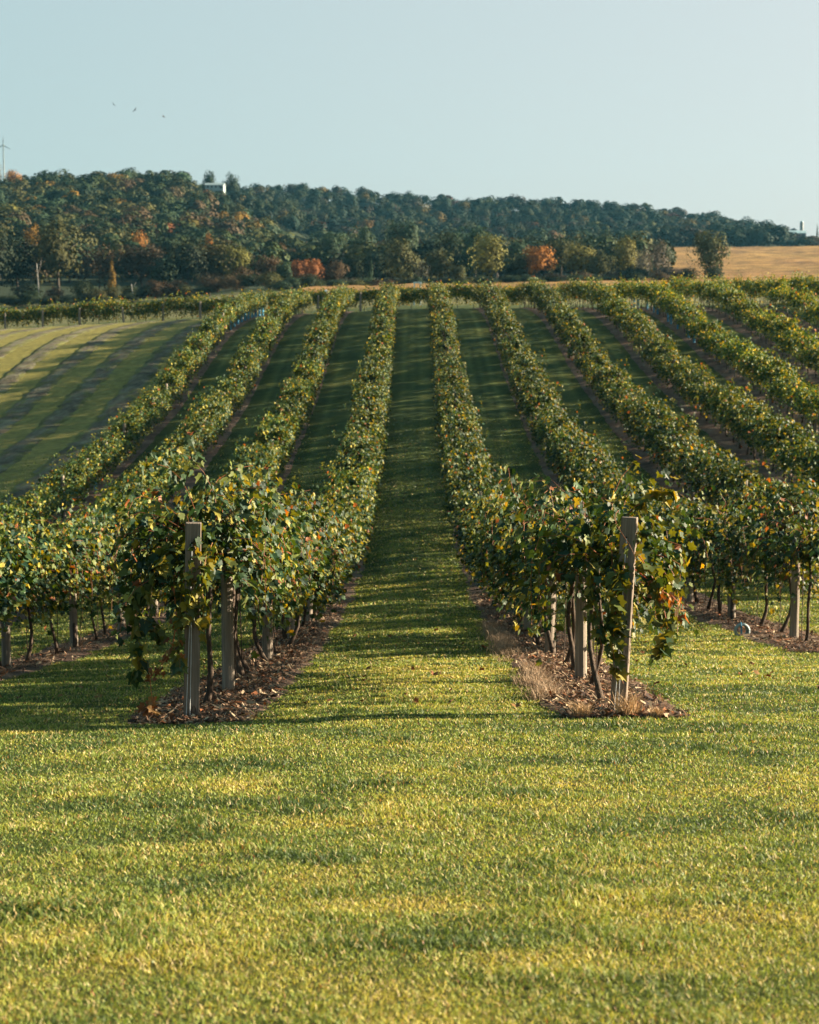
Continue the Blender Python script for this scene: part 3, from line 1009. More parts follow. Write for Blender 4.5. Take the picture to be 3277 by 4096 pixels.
shoot_part(fr1, [(1.55, 14.8, zr + 1.4), (1.58, 14.36, zr + 1.25), (1.60, 14.33, zr + 0.9), (1.66, 14.33, zr + 0.6)], GR, 'hanging_shoot', (0.26, 0.09, 0.04), 50, 0.10)
shoot_part(fr1, [(1.8, 14.8, zr + 1.45), (2.0, 14.4, zr + 1.35), (2.15, 14.35, zr + 1.05), (2.22, 14.32, zr + 0.75), (2.12, 14.3, zr + 0.55)], GR, 'hanging_shoot', (0.26, 0.09, 0.04), 56, 0.12)
shoot_part(fr1, [(1.75, 14.7, zr + 1.45), (1.78, 14.3, zr + 1.2), (1.75, 14.26, zr + 0.9), (1.74, 14.28, zr + 0.6), (1.84, 14.3, zr + 0.3)], GR, 'hanging_shoot', (0.26, 0.09, 0.04), 70, 0.11)
shoot_part(fr1, [(1.85, 14.9, zr + 1.6), (2.0, 14.8, zr + 1.78), (2.2, 14.75, zr + 1.9), (2.35, 14.7, zr + 1.86)], GR, 'arching_shoot', (0.26, 0.11, 0.04), 30, 0.11)
shoot_part(fr1, [(1.95, 14.5, zr + 1.25), (2.15, 14.35, zr + 1.1), (2.32, 14.3, zr + 0.98), (2.36, 14.3, zr + 0.85)], BR, 'withered_shoot', (0.30, 0.10, 0.05), 14, 0.08)

# ------------------------------------------------------------------ blue grow tubes
tb = MB()
a = np.linspace(0, 6.283, 12, endpoint=False)
for r0, r1 in ((0.065, 0.06),):
    ring = lambda r, z: np.stack([r * np.cos(a), r * np.sin(a), np.full(12, z)], 1)
    Vv = np.concatenate([ring(0.068, 0), ring(0.060, 0.62), ring(0.064, 0.635), ring(0.056, 0.635), ring(0.056, 0.02)])
    j = np.arange(12)[None]
    i = np.arange(4)[:, None] * 12
    tb.add(Vv, np.stack([i + j, i + (j + 1) % 12, i + 12 + (j + 1) % 12, i + 12 + j], -1).reshape(-1, 4))
tube_me = tb.mesh('grow_tube', M_blue, True)
spots = []
for xpx in (487, 495, 503, 511, 518, 525, 533, 540, 548, 555):
    d_ = (ROWX['L4'] + 0.05) * 3593 / (xpx - 871)
    spots.append((ROWX['L4'] + 0.12, d_, 1.3, 'blue grow tube near the top of the leftmost vine row', 'blue grow tubes high in the leftmost row'))
for xpx in (1338, 1347, 1366, 1380, 1388, 1410, 1417, 1431, 1454, 1466):
    d_ = ROWX['R5'] * 3593 / (xpx - 871)
    spots.append((ROWX['R5'] - 0.15, d_, 1.0, 'blue grow tube under the yellowing vines high on the right', 'blue grow tubes on the right slope'))
spots.append((ROWX['L4'] + 0.15, 68.0, 0.9, 'single blue grow tube low in the leftmost row', None))
spots.append((ROWX['R3'] - 0.25, 49.0, 0.95, 'single blue grow tube low in the third row right', None))
for x_, y_, sc, lab, grp in spots:
    o = link('grow_tube', tube_me, None, (x_, y_, g1(x_, y_) + 0.01))
    o.scale = (sc, sc, sc * (0.9 + 0.25 * random.random()))
    tag(o, lab, 'grow tube', grp)

# white coil with a blue band in the grass by the second row right
cx_, cy_ = 4.92, 25.0
t = thing('hose_coil', 'small white coil with a blue band standing in grass by the right row', 'coil', (cx_, cy_, g1(cx_, cy_)))
mb = MB()
q = np.linspace(0, 2 * math.pi, 33)
for rr, yy_ in ((0.105, 0), (0.098, 0.03), (0.098, -0.03), (0.085, 0.045)):
    add_tube(mb, np.stack([rr * np.cos(q), 0 * q + yy_, 0.075 + rr * np.sin(q)], 1), 0.017, 8)
link('coil', mb.mesh('white_coil', M_white, True), t)
mb = MB()
q = np.linspace(0, 2 * math.pi, 13)
add_tube(mb, np.stack([-0.02 + 0 * q, 0.055 * np.cos(q), 0.165 + 0.035 * np.sin(q)], 1), 0.009, 6)
add_box(mb, (-0.02, -0.055, 0.11), (0.02, 0.004, 0.14))
link('band', mb.mesh('blue_band', M_blue), t)

# dry tufts at the foot of the right end post
for i, (x_, y_, hh, lab) in enumerate(((1.47, 14.18, 0.17, 'straw coloured dry tuft left of the right end post foot'),
                                       (1.86, 14.22, 0.24, 'tallest dry tuft right against the right end post foot'),
                                       (2.10, 14.12, 0.11, 'lowest dry tuft right of the right end post foot'))):
    n = 170
    a = rng.random(n) * 6.283
    rr = 0.07 * np.sqrt(rng.random(n)) * (hh / 0.17)
    X, Y = x_ + rr * np.cos(a), y_ + rr * np.sin(a)
    m = build_blades(X, Y, hh * (0.4 + 0.6 * rng.random(n)), np.full(n, 0.006), np.array([0.46, 0.31, 0.17]) * (0.6 + 0.6 * rng.random(n))[:, None], 0.9)
    o = link('dry_tuft', m.mesh('dry_tuft', M_chip))
    tag(o, lab, 'dry tuft', 'dry tufts at the right end post')

# fallen leaves
fl_me = []
for q in range(4):
    Vv, Fq, Kk = leaf_cloud(np.zeros((1, 3)), np.array([[0.1, 0.1, 1.0]]), np.array([[0, 1.0, 0.0]]), np.array([0.10]), LEAF_HI, F_HI, np.array([BR[q]]) * 0.8, 0.7)
    m = MB(); m.add(Vv, Fq, Kk)
    fl_me.append(m.mesh('fallen_leaf', M_chip))
for n in range(46):
    zone = random.random()
    if zone < 0.55:
        y_ = 14.8 + 12 * random.random() ** 1.4; x_ = random.uniform(-1.15, 1.15); lab = 'curled brown fallen leaf on the mown central lane'
    elif zone < 0.75:
        y_ = 15 + 9 * random.random(); x_ = random.uniform(-4.6, -2.5); lab = 'curled brown fallen leaf on the grass left of the left end post'
    elif zone < 0.93:
        y_ = 15 + 9 * random.random(); x_ = random.uniform(2.5, 4.6); lab = 'curled brown fallen leaf on the grass right of the right end post'
    else:
        y_ = random.uniform(10, 14); x_ = random.uniform(-2.5, 2.5); lab = 'curled brown fallen leaf on the open foreground lawn'
    o = link('fallen_leaf', fl_me[n % 4], None, (x_, y_, g1(x_, y_) + 0.028))
    o.rotation_euler = (random.uniform(-.5, .5), random.uniform(-.5, .5), random.random() * 6.28)
    o.scale = (random.uniform(0.5, 0.95),) * 3
    tag(o, lab, 'fallen leaf', 'brown leaves fallen on the grass')

# ------------------------------------------------------------------ trees
def crown_mesh(nq, size, lobes, shape=(1, 1, 1), conic=0.0, big=0.0, shell=False):
    """Unit crown: radius about 1, standing on z = 0 .. 2, leaf clumps on many small lobes."""
    mb = MB()
    n = lobes
    u = nz(rng.normal(0, 1, (n, 3)))
    rr = 0.72 * rng.random(n) ** 0.45
    cen = u * rr[:, None]
    cen[:, 2] = cen[:, 2] * 1.0 + 0.05
    rad = 0.20 + big + 0.24 * rng.random(n)
    k = rng.integers(0, n, nq)
    d = nz(rng.normal(0, 1, (nq, 3)) + np.array([0, 0, 0.35]))
    P = cen[k] + d * (rad[k] * ((0.92 + 0.10 * rng.random(nq)) if shell else (0.75 + 0.35 * rng.random(nq))))[:, None]
    if conic:
        f = np.clip(1.0 - conic * (P[:, 2] + 1) / 2, 0.05, 1)
        P[:, 0] *= f; P[:, 1] *= f
    P = P * np.array(shape)
    P[:, 2] += shape[2]
    nr = nz(P - np.array([0, 0, shape[2] * 0.75])) * 0.75 + d * (0.8 if shell else 0.45) + rng.normal(0, 0.12 if shell else 0.2, (nq, 3))
    tp = rng.normal(0, 1, (nq, 3))
    tone = (0.78 + 0.4 * rng.random(n))[k] * ((0.92 + 0.16 * rng.random(nq)) if shell else (0.82 + 0.36 * rng.random(nq)))
    Vv, Fq, Kk = leaf_cloud(P, nr, tp, size * (0.6 + 0.8 * rng.random(nq)), LEAF_LO, F_LO, np.repeat(tone[:, None], 3, 1), 0.2)
    mb.add(Vv, Fq, Kk)
    return mb


def trunk_mb(limbs=5, h=1.2, r=0.05):
    """Unit trunk with limbs reaching into a crown of radius about 1."""
    mb = MB()
    t = np.linspace(0, 1, 5)
    add_tube(mb, np.stack([0.05 * np.sin(t * 3), 0.04 * np.sin(t * 2), -0.75 + t * (h + 0.75)], 1), np.interp(t, [0, 1], [r, r * 0.4]), 6)
    for q in range(limbs):
        a = q * 2.4 + rng.random()
        z0 = -0.1 + 0.6 * rng.random()
        e = np.array([math.cos(a) * 0.65, math.sin(a) * 0.65, z0 + 0.55 + 0.35 * rng.random()])
        add_tube(mb, np.stack([np.zeros(3) + [0, 0, z0], e * [0.45, 0.45, 1] * 1.0 - [0, 0, 0.25], e]), [r * 0.5, r * 0.35, r * 0.15], 5)
    return mb


near_cr = [crown_mesh(2600, 0.085, 34, (1, 1, 1)).mesh('tree_crown', M_tree) for _ in range(6)]
sparse_cr = [crown_mesh(1100, 0.075, 26, (1, 1, 1)).mesh('tree_crown', M_tree) for _ in range(3)]
colm_cr = [crown_mesh(2000, 0.10, 30, (0.8, 0.8, 1.35), conic=0.5).mesh('tree_crown', M_tree) for _ in range(2)]
cone_cr = [crown_mesh(1600, 0.11, 36, (0.9, 0.9, 1.7), conic=0.93).mesh('tree_crown', M_tree) for _ in range(2)]
near_tr = [trunk_mb().mesh('tree_trunk', M_treebark, True) for _ in range(4)]
far_mb = [crown_mesh(620, 0.17, 6 + q, (1, 1, 0.95), big=0.13, shell=True) for q in range(9)]
far_cr = [m.mesh('tree_crown', M_tree) for m in far_mb]
far_tr_mb = [trunk_mb(3) for _ in range(2)]
far_tr = [m.mesh('tree_trunk', M_treebark) for m in far_tr_mb]

TC = {'dark': (0.020, 0.034, 0.016), 'green': (0.036, 0.052, 0.019), 'blue': (0.036, 0.060, 0.030), 'olive': (0.070, 0.072, 0.024),
      'yellow': (0.140, 0.128, 0.030), 'orange': (0.26, 0.112, 0.022), 'gold': (0.21, 0.125, 0.025), 'brown': (0.085, 0.058, 0.030),
      'rust': (0.22, 0.085, 0.030), 'red': (0.19, 0.060, 0.045), 'grey': (0.120, 0.105, 0.085)}


def jit(c, s=0.16):
    f = 1 + rng.normal(0, s)
    return (c[0] * f * (1 + rng.normal(0, 0.05)), c[1] * f, c[2] * f, 1)


MARKS = [(35, 'wind turbine'), (100, 'pale birch trunk'), (175, 'tall olive tree'), (262, 'narrow golden tree'), (340, 'rounded brown tree'),
         (415, 'dark upright tree'), (490, 'yellow topped tree'), (590, 'tan thin tree'), (690, 'rusty pair'), (770, 'small pale spruce'),
         (860, 'tallest centre tree'), (950, 'tan yellow tree'), (1070, 'big yellow green tree'), (1155, 'orange maple'), (1240, 'pale yellow green tree'), (1340, 'forked top tree'), (9999, 'grey thin trees')]
TXT = {'green': 'green', 'blue': 'bluish green', 'dark': 'dark green', 'olive': 'olive', 'brown': 'brownish', 'orange': 'orange', 'rust': 'rusty', 'red': 'reddish', 'gold': 'golden', 'yellow': 'yellow green', 'grey': 'grey'}


def mark(xpix):
    return next(t for lim, t in MARKS if xpix < lim)


def split_labels(obs):
    """Where a label is shared by a few things, say which of them from left to right."""
    by = {}
    for ob in obs:
        by.setdefault(ob['label'], []).append(ob)
    for lab, obl in by.items():
        if 1 < len(obl) <= 4:
            obl.sort(key=lambda ob: ob.location.x / ob.location.y)
            w = {2: ['left', 'right'], 3: ['left', 'middle', 'right'], 4: ['leftmost', 'second', 'third', 'rightmost']}[len(obl)]
            for ob, q in zip(obl, w):
                ob['label'] = '%s of %s: %s' % (q, {2: 'two', 3: 'three', 4: 'four'}[len(obl)], lab)


def place_tree(xpix, Yd, ytop, wpix, tone, label, kind='round', group='trees beyond the vineyard', base=None, name='tree'):
    X = (xpix - 871) * Yd / 3593 + CAM[0]
    z0 = g1(X, Yd)
    ztop = CAM[2] + (740 - ytop) * Yd / 3593
    h = max(ztop - z0, 2.0) * (1.06 if kind == 'round' else 1.0)
    rad = wpix * Yd / 3593 / 2 * (1.18 if kind == 'round' else 1.0)
    t = thing(name, label, 'tree' if kind != 'bush' else 'bush', (X, Yd, z0), random.random() * 6.28, group)
    lib = {'round': near_cr, 'sparse': sparse_cr, 'column': colm_cr, 'cone': cone_cr, 'bush': near_cr}[kind]
    zspan = {'round': 2, 'sparse': 2, 'column': 2.7, 'cone': 3.4, 'bush': 2}[kind]
    cl = 0.02 if kind in ('bush', 'cone', 'column') else 0.05
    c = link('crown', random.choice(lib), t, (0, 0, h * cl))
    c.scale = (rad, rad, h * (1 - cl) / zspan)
    k_ = 0.6 if (xpix < 480 and Yd < 700 and tone not in ('gold', 'orange')) else 0.85  # shade over the left tree belt put into its crown colours
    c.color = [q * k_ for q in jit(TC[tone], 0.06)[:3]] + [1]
    if kind != 'bush':
        b = link('trunk', random.choice(near_tr), t, (0, 0, h * 0.30))
        b.scale = (rad * 0.9, rad * 0.9, h * 0.42)
    return t


FG = [
    # xpix, distance, ytop, width px, tone, label, kind
    (-8, 345, 478, 100, 'dark', 'dark green tree cut off by the left photo edge', 'round'),
    (45, 352, 500, 100, 'dark', 'deep green tree right of the edge tree, behind the pale trunk', 'round'),
    (78, 420, 482, 44, 'gold', 'bright orange crown rising above the pale birch trunk', 'round'),
    (130, 356, 472, 130, 'olive', 'tall broad olive tree right of the pale birch trunk', 'round'),
    (215, 350, 500, 90, 'brown', 'thin greyish brown tree with visible limbs beside the golden column', 'sparse'),
    (240, 333, 550, 36, 'gold', 'narrow golden orange tree in front of the left wood', 'column'),
    (180, 330, 590, 70, 'green', 'low green bush left of the narrow golden tree', 'bush'),
    (60, 334, 595, 90, 'dark', 'low dark bush below the pale birch trunk', 'bush'),
    (120, 332, 602, 60, 'brown', 'low brownish bush under the tall olive tree', 'bush'),
    (305, 352, 512, 120, 'brown', 'rounded brown tinged tree right of the narrow golden tree', 'round'),
    (300, 430, 492, 46, 'orange', 'orange maple crown above the rounded brown tree', 'round'),
    (276, 334, 600, 60, 'green', 'low green bush right of the narrow golden tree', 'bush'),
    (350, 345, 545, 70, 'blue', 'bluish green tree between the brown and the dark trees', 'round'),
    (398, 346, 505, 84, 'dark', 'dark upright tree left of the yellow topped tree', 'round'),
    (455, 352, 506, 130, 'olive', 'wide yellow topped tree above the brown saplings', 'round'),
    (446, 420, 498, 26, 'orange', 'small orange crown peeping above the yellow topped tree', 'round'),
    (500, 349, 520, 76, 'yellow', 'yellow green right hand crown beside the yellow topped tree', 'round'),
    (445, 332, 568, 70, 'brown', 'brown sapling clump under the yellow topped tree', 'sparse'),
    (515, 332, 560, 80, 'brown', 'tan brown thin tree right of the brown saplings', 'sparse'),
    (380, 332, 588, 60, 'brown', 'low dull brown bush left of the brown saplings', 'bush'),
    (570, 350, 540, 70, 'brown', 'dull brown green tree left of the rusty pair', 'round'),
    (600, 345, 552, 50, 'blue', 'bluish green narrow tree just left of the rusty pair', 'round'),
    (632, 338, 545, 44, 'rust', 'left crown of the rusty orange pair in the middle', 'round'),
    (661, 339, 547, 44, 'rust', 'right crown of the rusty orange pair in the middle', 'round'),
    (640, 334, 578, 90, 'brown', 'brown undergrowth below the rusty pair', 'bush'),
    (703, 342, 552, 66, 'brown', 'tan leafed tree right of the rusty pair', 'round'),
    (745, 350, 540, 60, 'green', 'mid green tree right of the tan leafed tree', 'round'),
    (738, 332, 582, 50, 'grey', 'bare grey twiggy bush at the foot of the wood', 'sparse'),
    (782, 345, 540, 30, 'blue', 'small pale spruce with drooping tip', 'cone'),
    (800, 380, 520, 80, 'dark', 'dark tree behind the small pale spruce', 'round'),
    (850, 410, 460, 86, 'blue', 'tallest rounded green tree in the centre of the valley', 'round'),
    (705, 440, 486, 70, 'blue', 'soft bluish tree left of the tallest centre tree', 'round'),
    (765, 430, 480, 60, 'blue', 'pale feathery tree beside the tallest centre tree', 'round'),
    (845, 352, 508, 90, 'olive', 'brown green tree in front of the tallest centre tree', 'round'),
    (855, 332, 570, 50, 'olive', 'low olive bush below the brown green tree', 'bush'),
    (888, 356, 545, 50, 'grey', 'grey thin tree left of the tan yellow trees', 'sparse'),
    (920, 342, 530, 66, 'olive', 'tan yellow tree left of the big yellow green one', 'round'),
    (945, 400, 488, 90, 'green', 'green tree behind the tan yellow trees', 'round'),
    (965, 335, 558, 40, 'olive', 'small tan tree between two yellow trees', 'round'),
    (1000, 385, 480, 90, 'blue', 'bluish green tree behind the big yellow green one', 'round'),
    (1030, 340, 500, 90, 'yellow', 'big yellow green tree left of the orange maple', 'round'),
    (1085, 375, 510, 70, 'blue', 'blue green tree tucked left of the orange maple', 'round'),
    (1080, 346, 550, 50, 'dark', 'dark tree low between yellow tree and orange maple', 'round'),
    (1133, 341, 515, 72, 'orange', 'bright orange maple at the edge of the corn', 'round'),
    (1100, 343, 535, 44, 'olive', 'olive side crown at the left of the orange maple', 'round'),
    (1178, 362, 502, 70, 'olive', 'tall olive tree just right of the orange maple', 'round'),
    (1215, 345, 516, 80, 'yellow', 'pale yellow green tree right of the tall olive tree', 'round'),
    (1165, 331, 575, 64, 'brown', 'low dark brown bush right of the orange maple foot', 'bush'),
    (1262, 342, 535, 76, 'olive', 'tan olive tree in the middle of the right hand trees', 'round'),
    (1310, 350, 500, 60, 'yellow', 'yellow green tree with a forked top', 'round'),
    (1348, 345, 520, 50, 'grey', 'grey half bare tree left of the corn slope', 'sparse'),
    (1378, 340, 505, 70, 'grey', 'grey brown thin tree overlapping the corn slope', 'sparse'),
    (1330, 332, 560, 80, 'dark', 'low dark shrub under the forked tree', 'bush'),
    (1400, 331, 562, 80, 'grey', 'dull greenish shrub below the grey thin trees', 'bush'),
    (1290, 332, 572, 70, 'brown', 'low brown shrub below the tan olive tree', 'bush'),
    (1488, 333, 488, 84, 'olive', 'single vase shaped tree standing before the corn slope', 'round'),
    (1440, 330, 565, 70, 'dark', 'dark shrub left of the single vase shaped tree', 'bush'),
    (1495, 329, 560, 62, 'dark', 'dark shrub at the foot of the single vase shaped tree', 'bush'),
]
for a in FG:
    place_tree(*a)
for xpix in np.arange(-18, 1400, 29):
    big_h = random.uniform(24, 48) if xpix < 700 else random.uniform(16, 32)
    yd_ = 322 + rng.normal(0, 3)
    X_ = (xpix - 871) * yd_ / 3593
    yb_ = 740 - 3593 * (g1(X_, yd_) - CAM[2]) / yd_
    tn_ = random.choice(['dark', 'dark', 'green', 'olive', 'brown', 'blue'])
    place_tree(xpix + rng.normal(0, 7), yd_, yb_ - big_h, random.uniform(44, 76), tn_,
               '%s bush at the wood foot below the %s' % (TXT[tn_], mark(xpix)), 'bush', 'undergrowth along the wood edge', name='bush')
# farm trees and ridge-top trees with a shape of their own
RT = [(1637, 900, 483, 12, 'dark', 'left of two small spruces beside the far barn', 'cone'),
      (1644, 902, 484, 12, 'dark', 'right of two small spruces beside the far barn', 'cone'),
      (1711, 905, 474, 9, 'blue', 'slim dark conifer right of the silo', 'cone'),
      (1726, 905, 477, 26, 'blue', 'rounded tree at the right photo edge beside the farm', 'round'),
      (6, 742, 346, 26, 'grey', 'thin twiggy tree below the wind turbine', 'sparse'),
      (38, 735, 364, 42, 'orange', 'orange crown on the left ridge near the turbine', 'round'),
      (446, 800, 366, 30, 'dark', 'lone ridge tree above the white shed left end', 'round'),
      (492, 820, 374, 34, 'dark', 'ridge tree right of the white shed', 'round')]
for a in RT:
    place_tree(*a, group='trees on the far ridges')

# hillsides
cands = []
Ys = 400.0
while Ys < 765:
    for xpix in np.arange(-25, 700, 31):
        cands.append((xpix + rng.normal(0, 8), Ys + rng.normal(0, 5), 'hill'))
    Ys += 22 if Ys < 560 else 19
sel = []
for xpix, Yd, _ in cands:
    # edge of the left hill slopes down to the right
    edge = np.interp(Yd, [400, 500, 600, 700, 765], [700, 690, 600, 490, 440])
    if xpix < edge:
        sel.append((Yd, xpix))
for Yd in (400, 425, 450, 480, 520, 560, 600, 650, 700):
    for xpix in np.arange(690, 1400, 30):
        if Yd > 480 and xpix > 1330:
            continue
        sel.append((Yd + rng.normal(0, 6), xpix + rng.normal(0, 9)))
sel.sort()
NT = 300 - len(FG) - len(RT) - 2
hill_things, hill_rest = sel[:NT], sel[NT:]
TONES = ['green', 'blue', 'dark', 'green', 'blue', 'green', 'olive', 'olive', 'brown', 'green', 'blue', 'olive', 'dark']


def hill_tone():
    r_ = random.random()
    if r_ < 0.02:
        return random.choice(['orange', 'rust', 'gold', 'red'])
    return random.choice(TONES)


def z_room(X, Yd, z0):
    return CAM[2] + (740 - 405) * Yd / 3593 - z0


def hill_geo(Yd, xpix, big=1.0):
    X = (xpix - 871) * Yd / 3593 + CAM[0]
    z0 = g1(X, Yd)
    rad = random.uniform(3.8, 6.6) * big
    h = random.uniform(7.5, 10.5) * (0.8 + 0.2 * big)
    if abs(xpix - 459) < 62 and 560 < Yd < 815:
        h = max(1.5, min(h, z_room(X, Yd, z0)))
        rad = min(rad, h * 0.55)
    return X, z0, rad, h


for Yd, xpix in hill_things:
    X, z0, rad, h = hill_geo(Yd, xpix)
    tone = hill_tone()
    where = 'low' if Yd < 440 else ('half way up' if Yd < 500 else 'high up')
    t = thing('tree', '%s round crown %s behind the %s' % (TXT[tone], where, mark(xpix)), 'tree', (X, Yd, z0), random.random() * 6.28, 'trees covering the hillsides')
    c = link('crown', random.choice(far_cr), t, (0, 0, h * 0.04))
    c.scale = (rad, rad, h * 0.96 / 1.95)
    c.color = [q * 0.8 for q in jit(TC[tone], 0.15)[:3]] + [1]
    b = link('trunk', random.choice(far_tr), t, (0, 0, h * 0.3))
    b.scale = (rad * 0.8, rad * 0.8, h * 0.42)

mb = MB()
far = list(hill_rest)
rest_set = set(hill_rest)
for Yd in (770, 800, 830, 862, 895, 930, 965, 1000, 1035, 1065):
    for xpix in np.arange(330, 1660, 22):
        far.append((Yd + rng.normal(0, 8), xpix + rng.normal(0, 8)))
for xpix in np.arange(1395, 1765, 16):
    if 1640 < xpix < 1725:
        far.append((790 + rng.normal(0, 4), xpix))
    far.append((765 + rng.normal(0, 5), xpix))
for Yd, xpix in far:
    if xpix > 1380 and Yd < 752:
        continue
    if Yd > 750 and xpix > 1655 and Yd > 800:
        continue
    big = 1.1
    X, z0, rad, h = hill_geo(Yd, xpix, big)
    if xpix > 1640:
        h *= 0.55; rad *= 0.8
    # keep a clear spot for the white shed on the ridge
    dim = 0.8 if (Yd, xpix) in rest_set else 0.46  # shade on the far ridge put into its crown colours
    tone = hill_tone() if random.random() < 0.85 else random.choice(['gold', 'olive', 'olive', 'brown', 'yellow'])
    a = random.random() * 6.28
    ca, sa = math.cos(a), math.sin(a)
    def f(Vv, X=X, Yd=Yd, z0=z0, rad=rad, h=h, ca=ca, sa=sa):
        return np.stack([X + rad * (Vv[:, 0] * ca - Vv[:, 1] * sa), Yd + rad * (Vv[:, 0] * sa + Vv[:, 1] * ca), z0 - h * 0.05 + Vv[:, 2] * h * 1.05 / 1.95], 1)
    mb.merge(random.choice(far_mb), f, [q * dim * b_ for q, b_ in zip(jit(TC[tone], 0.15)[:3], (1, 1, 1) if dim > 0.6 else (0.78, 1.0, 1.3))])  # bluer tint paints distance haze onto the far ridge crowns
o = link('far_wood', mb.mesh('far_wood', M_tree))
tag(o, 'distant dark autumn wood covering the long ridge behind the valley', 'wood', kind='stuff')

split_labels([ob for ob in C.objects if ob.get('group') in ('trees covering the hillsides', 'undergrowth along the wood edge')])

# pale dead birch trunk and a short pale stub at the foot of the wood
for xpix, yt, Yd, r_, lab in ((86, 556, 331, 0.13, 'tall pale birch trunk standing before the dark left wood'),
                              (283, 598, 331, 0.11, 'short pale broken stem below the rounded brown tree')):
    X = (xpix - 871) * Yd / 3593
    z0 = g1(X, Yd)
    hh = CAM[2] + (740 - yt) * Yd / 3593 - z0
    t = thing('birch_tree', lab, 'dead tree', (X, Yd, z0), 0, 'pale dead stems at the wood edge')
    mb = MB()
    q = np.linspace(0, 1, 6)
    add_tube(mb, np.stack([0.15 * np.sin(q * 4), 0 * q, q * hh - 0.1], 1), np.linspace(r_, r_ * 0.6, 6), 7)
    link('trunk', mb.mesh('birch_trunk', M_birch, True), t)
    mb = MB()
    add_tube(mb, [(0.1, 0, hh * 0.75), (0.6, 0.1, hh * 0.95), (0.8, 0.1, hh * 1.08)], [r_ * 0.35, r_ * 0.25, r_ * 0.15], 5)
    link('branch', mb.mesh('birch_branch', M_birch, True), t)

# ------------------------------------------------------------------ far buildings and machines
def gable(mb, L, D, h, rise, ov=0.3, th=0.18, mat=0):
    y = D / 2 + ov
    x = L / 2 + ov
    for s in (-1, 1):
        Vv = [(-x, s * y, h - ov * rise / (D / 2)), (x, s * y, h - ov * rise / (D / 2)), (x, 0, h + rise), (-x, 0, h + rise)]
        Vv += [(a, b, c + th) for a, b, c in Vv]
        mb.add(Vv, [(0, 1, 2, 3), (7, 6, 5, 4), (0, 4, 5, 1), (1, 5, 6, 2), (3, 2, 6, 7), (0, 3, 7, 4)], (1, 1, 1), mat)


def walls(mb, L, D, h, rise):
    x, y = L / 2, D / 2
    Vv = [(-x, -y, -3), (x, -y, -3), (x, y, -3), (-x, y, -3), (-x, -y, h), (x, -y, h), (x, y, h), (-x, y, h), (-x, 0, h + rise - 0.02), (x, 0, h + rise - 0.02)]
    mb.add(Vv, [(0, 1, 5, 4), (2, 3, 7, 6)])
    for f in ((1, 2, 6, 9, 5), (3, 0, 4, 8, 7)):
        mb.F.append(np.array([f]) + mb.n - 10); mb.M.append(np.zeros(1, np.int32))


def building(name, label, xpix, Yd, ybase, L, D, h, rise, wm, rm, rz=0.0, nwin=4):
    X = (xpix - 871) * Yd / 3593
    z = CAM[2] + (740 - ybase) * Yd / 3593
    t = thing(name, label, 'building', (X, Yd, z), rz)
    mb = MB(); walls(mb, L, D, h, rise); link('wall', mb.mesh(name + '_wall', wm), t)
    mb = MB(); gable(mb, L, D, h, rise); link('roof', mb.mesh(name + '_roof', rm), t)
    wmb = MB(); add_box(wmb, (0, 0, 0), (0.8, 0.06, 0.8)); wme = wmb.mesh('window', M_glass)
    for q in range(nwin):
        link('window', wme, t, (-L / 2 + L * (q + 0.7) / (nwin + 0.6), -D / 2 - 0.02, h * 0.55))
    dm = MB(); add_box(dm, (0, 0, 0), (1.3, 0.06, h * 0.75)); link('door', dm.mesh('door', M_glass), t, (L / 2 - 0.9, -D / 2 - 0.02, h * 0.375))
    return t


building('farm_barn', 'long far barn with pale roof and dark wall beside the silo', 1668, 900, 503, 8.6, 7, 1.9, 1.5, M_darkwall, M_roof)
building('farm_house', 'small gabled building peeking up behind the long barn roof', 1661, 925, 497, 4.6, 4.6, 1.4, 1.7, M_darkwall, M_silo, R(90), 2)
building('farm_shed', 'low white shed at the right photo edge below the conifer', 1716, 880, 514, 8.5, 5, 1.2, 0.8, M_white, M_white, R(4), 3)
building('ridge_shed', 'long white shed on the ridge among trees', 459, 790, 404, 8.4, 6, 1.6, 1.1, M_white, M_white, R(-3), 4)

X = (1679 - 871) * 905 / 3593
t = thing('silo', 'tall round silo with a domed cap beside the far barn', 'silo', (X, 905, CAM[2] + (740 - 503) * 905 / 3593))
mb = MB(); add_tube(mb, [(0, 0, -2), (0, 0, 2), (0, 0, 7.6)], 0.95, 16); link('shaft', mb.mesh('silo_shaft', M_silo, True), t)
mb = MB(); q = np.linspace(0, 1.5, 6); add_tube(mb, np.stack([0 * q, 0 * q, 7.6 + 0.9 * np.sin(q)], 1), 0.98 * np.cos(q), 16); link('dome', mb.mesh('silo_dome', M_roof, True), t)
mb = MB(); add_tube(mb, [(-0.35, -1.0, -1), (-0.35, -1.0, 7.4)], 0.07, 5); add_tube(mb, [(0.05, -1.0, -1), (0.05, -1.0, 7.4)], 0.07, 5); link('ladder', mb.mesh('silo_ladder', M_steel), t)

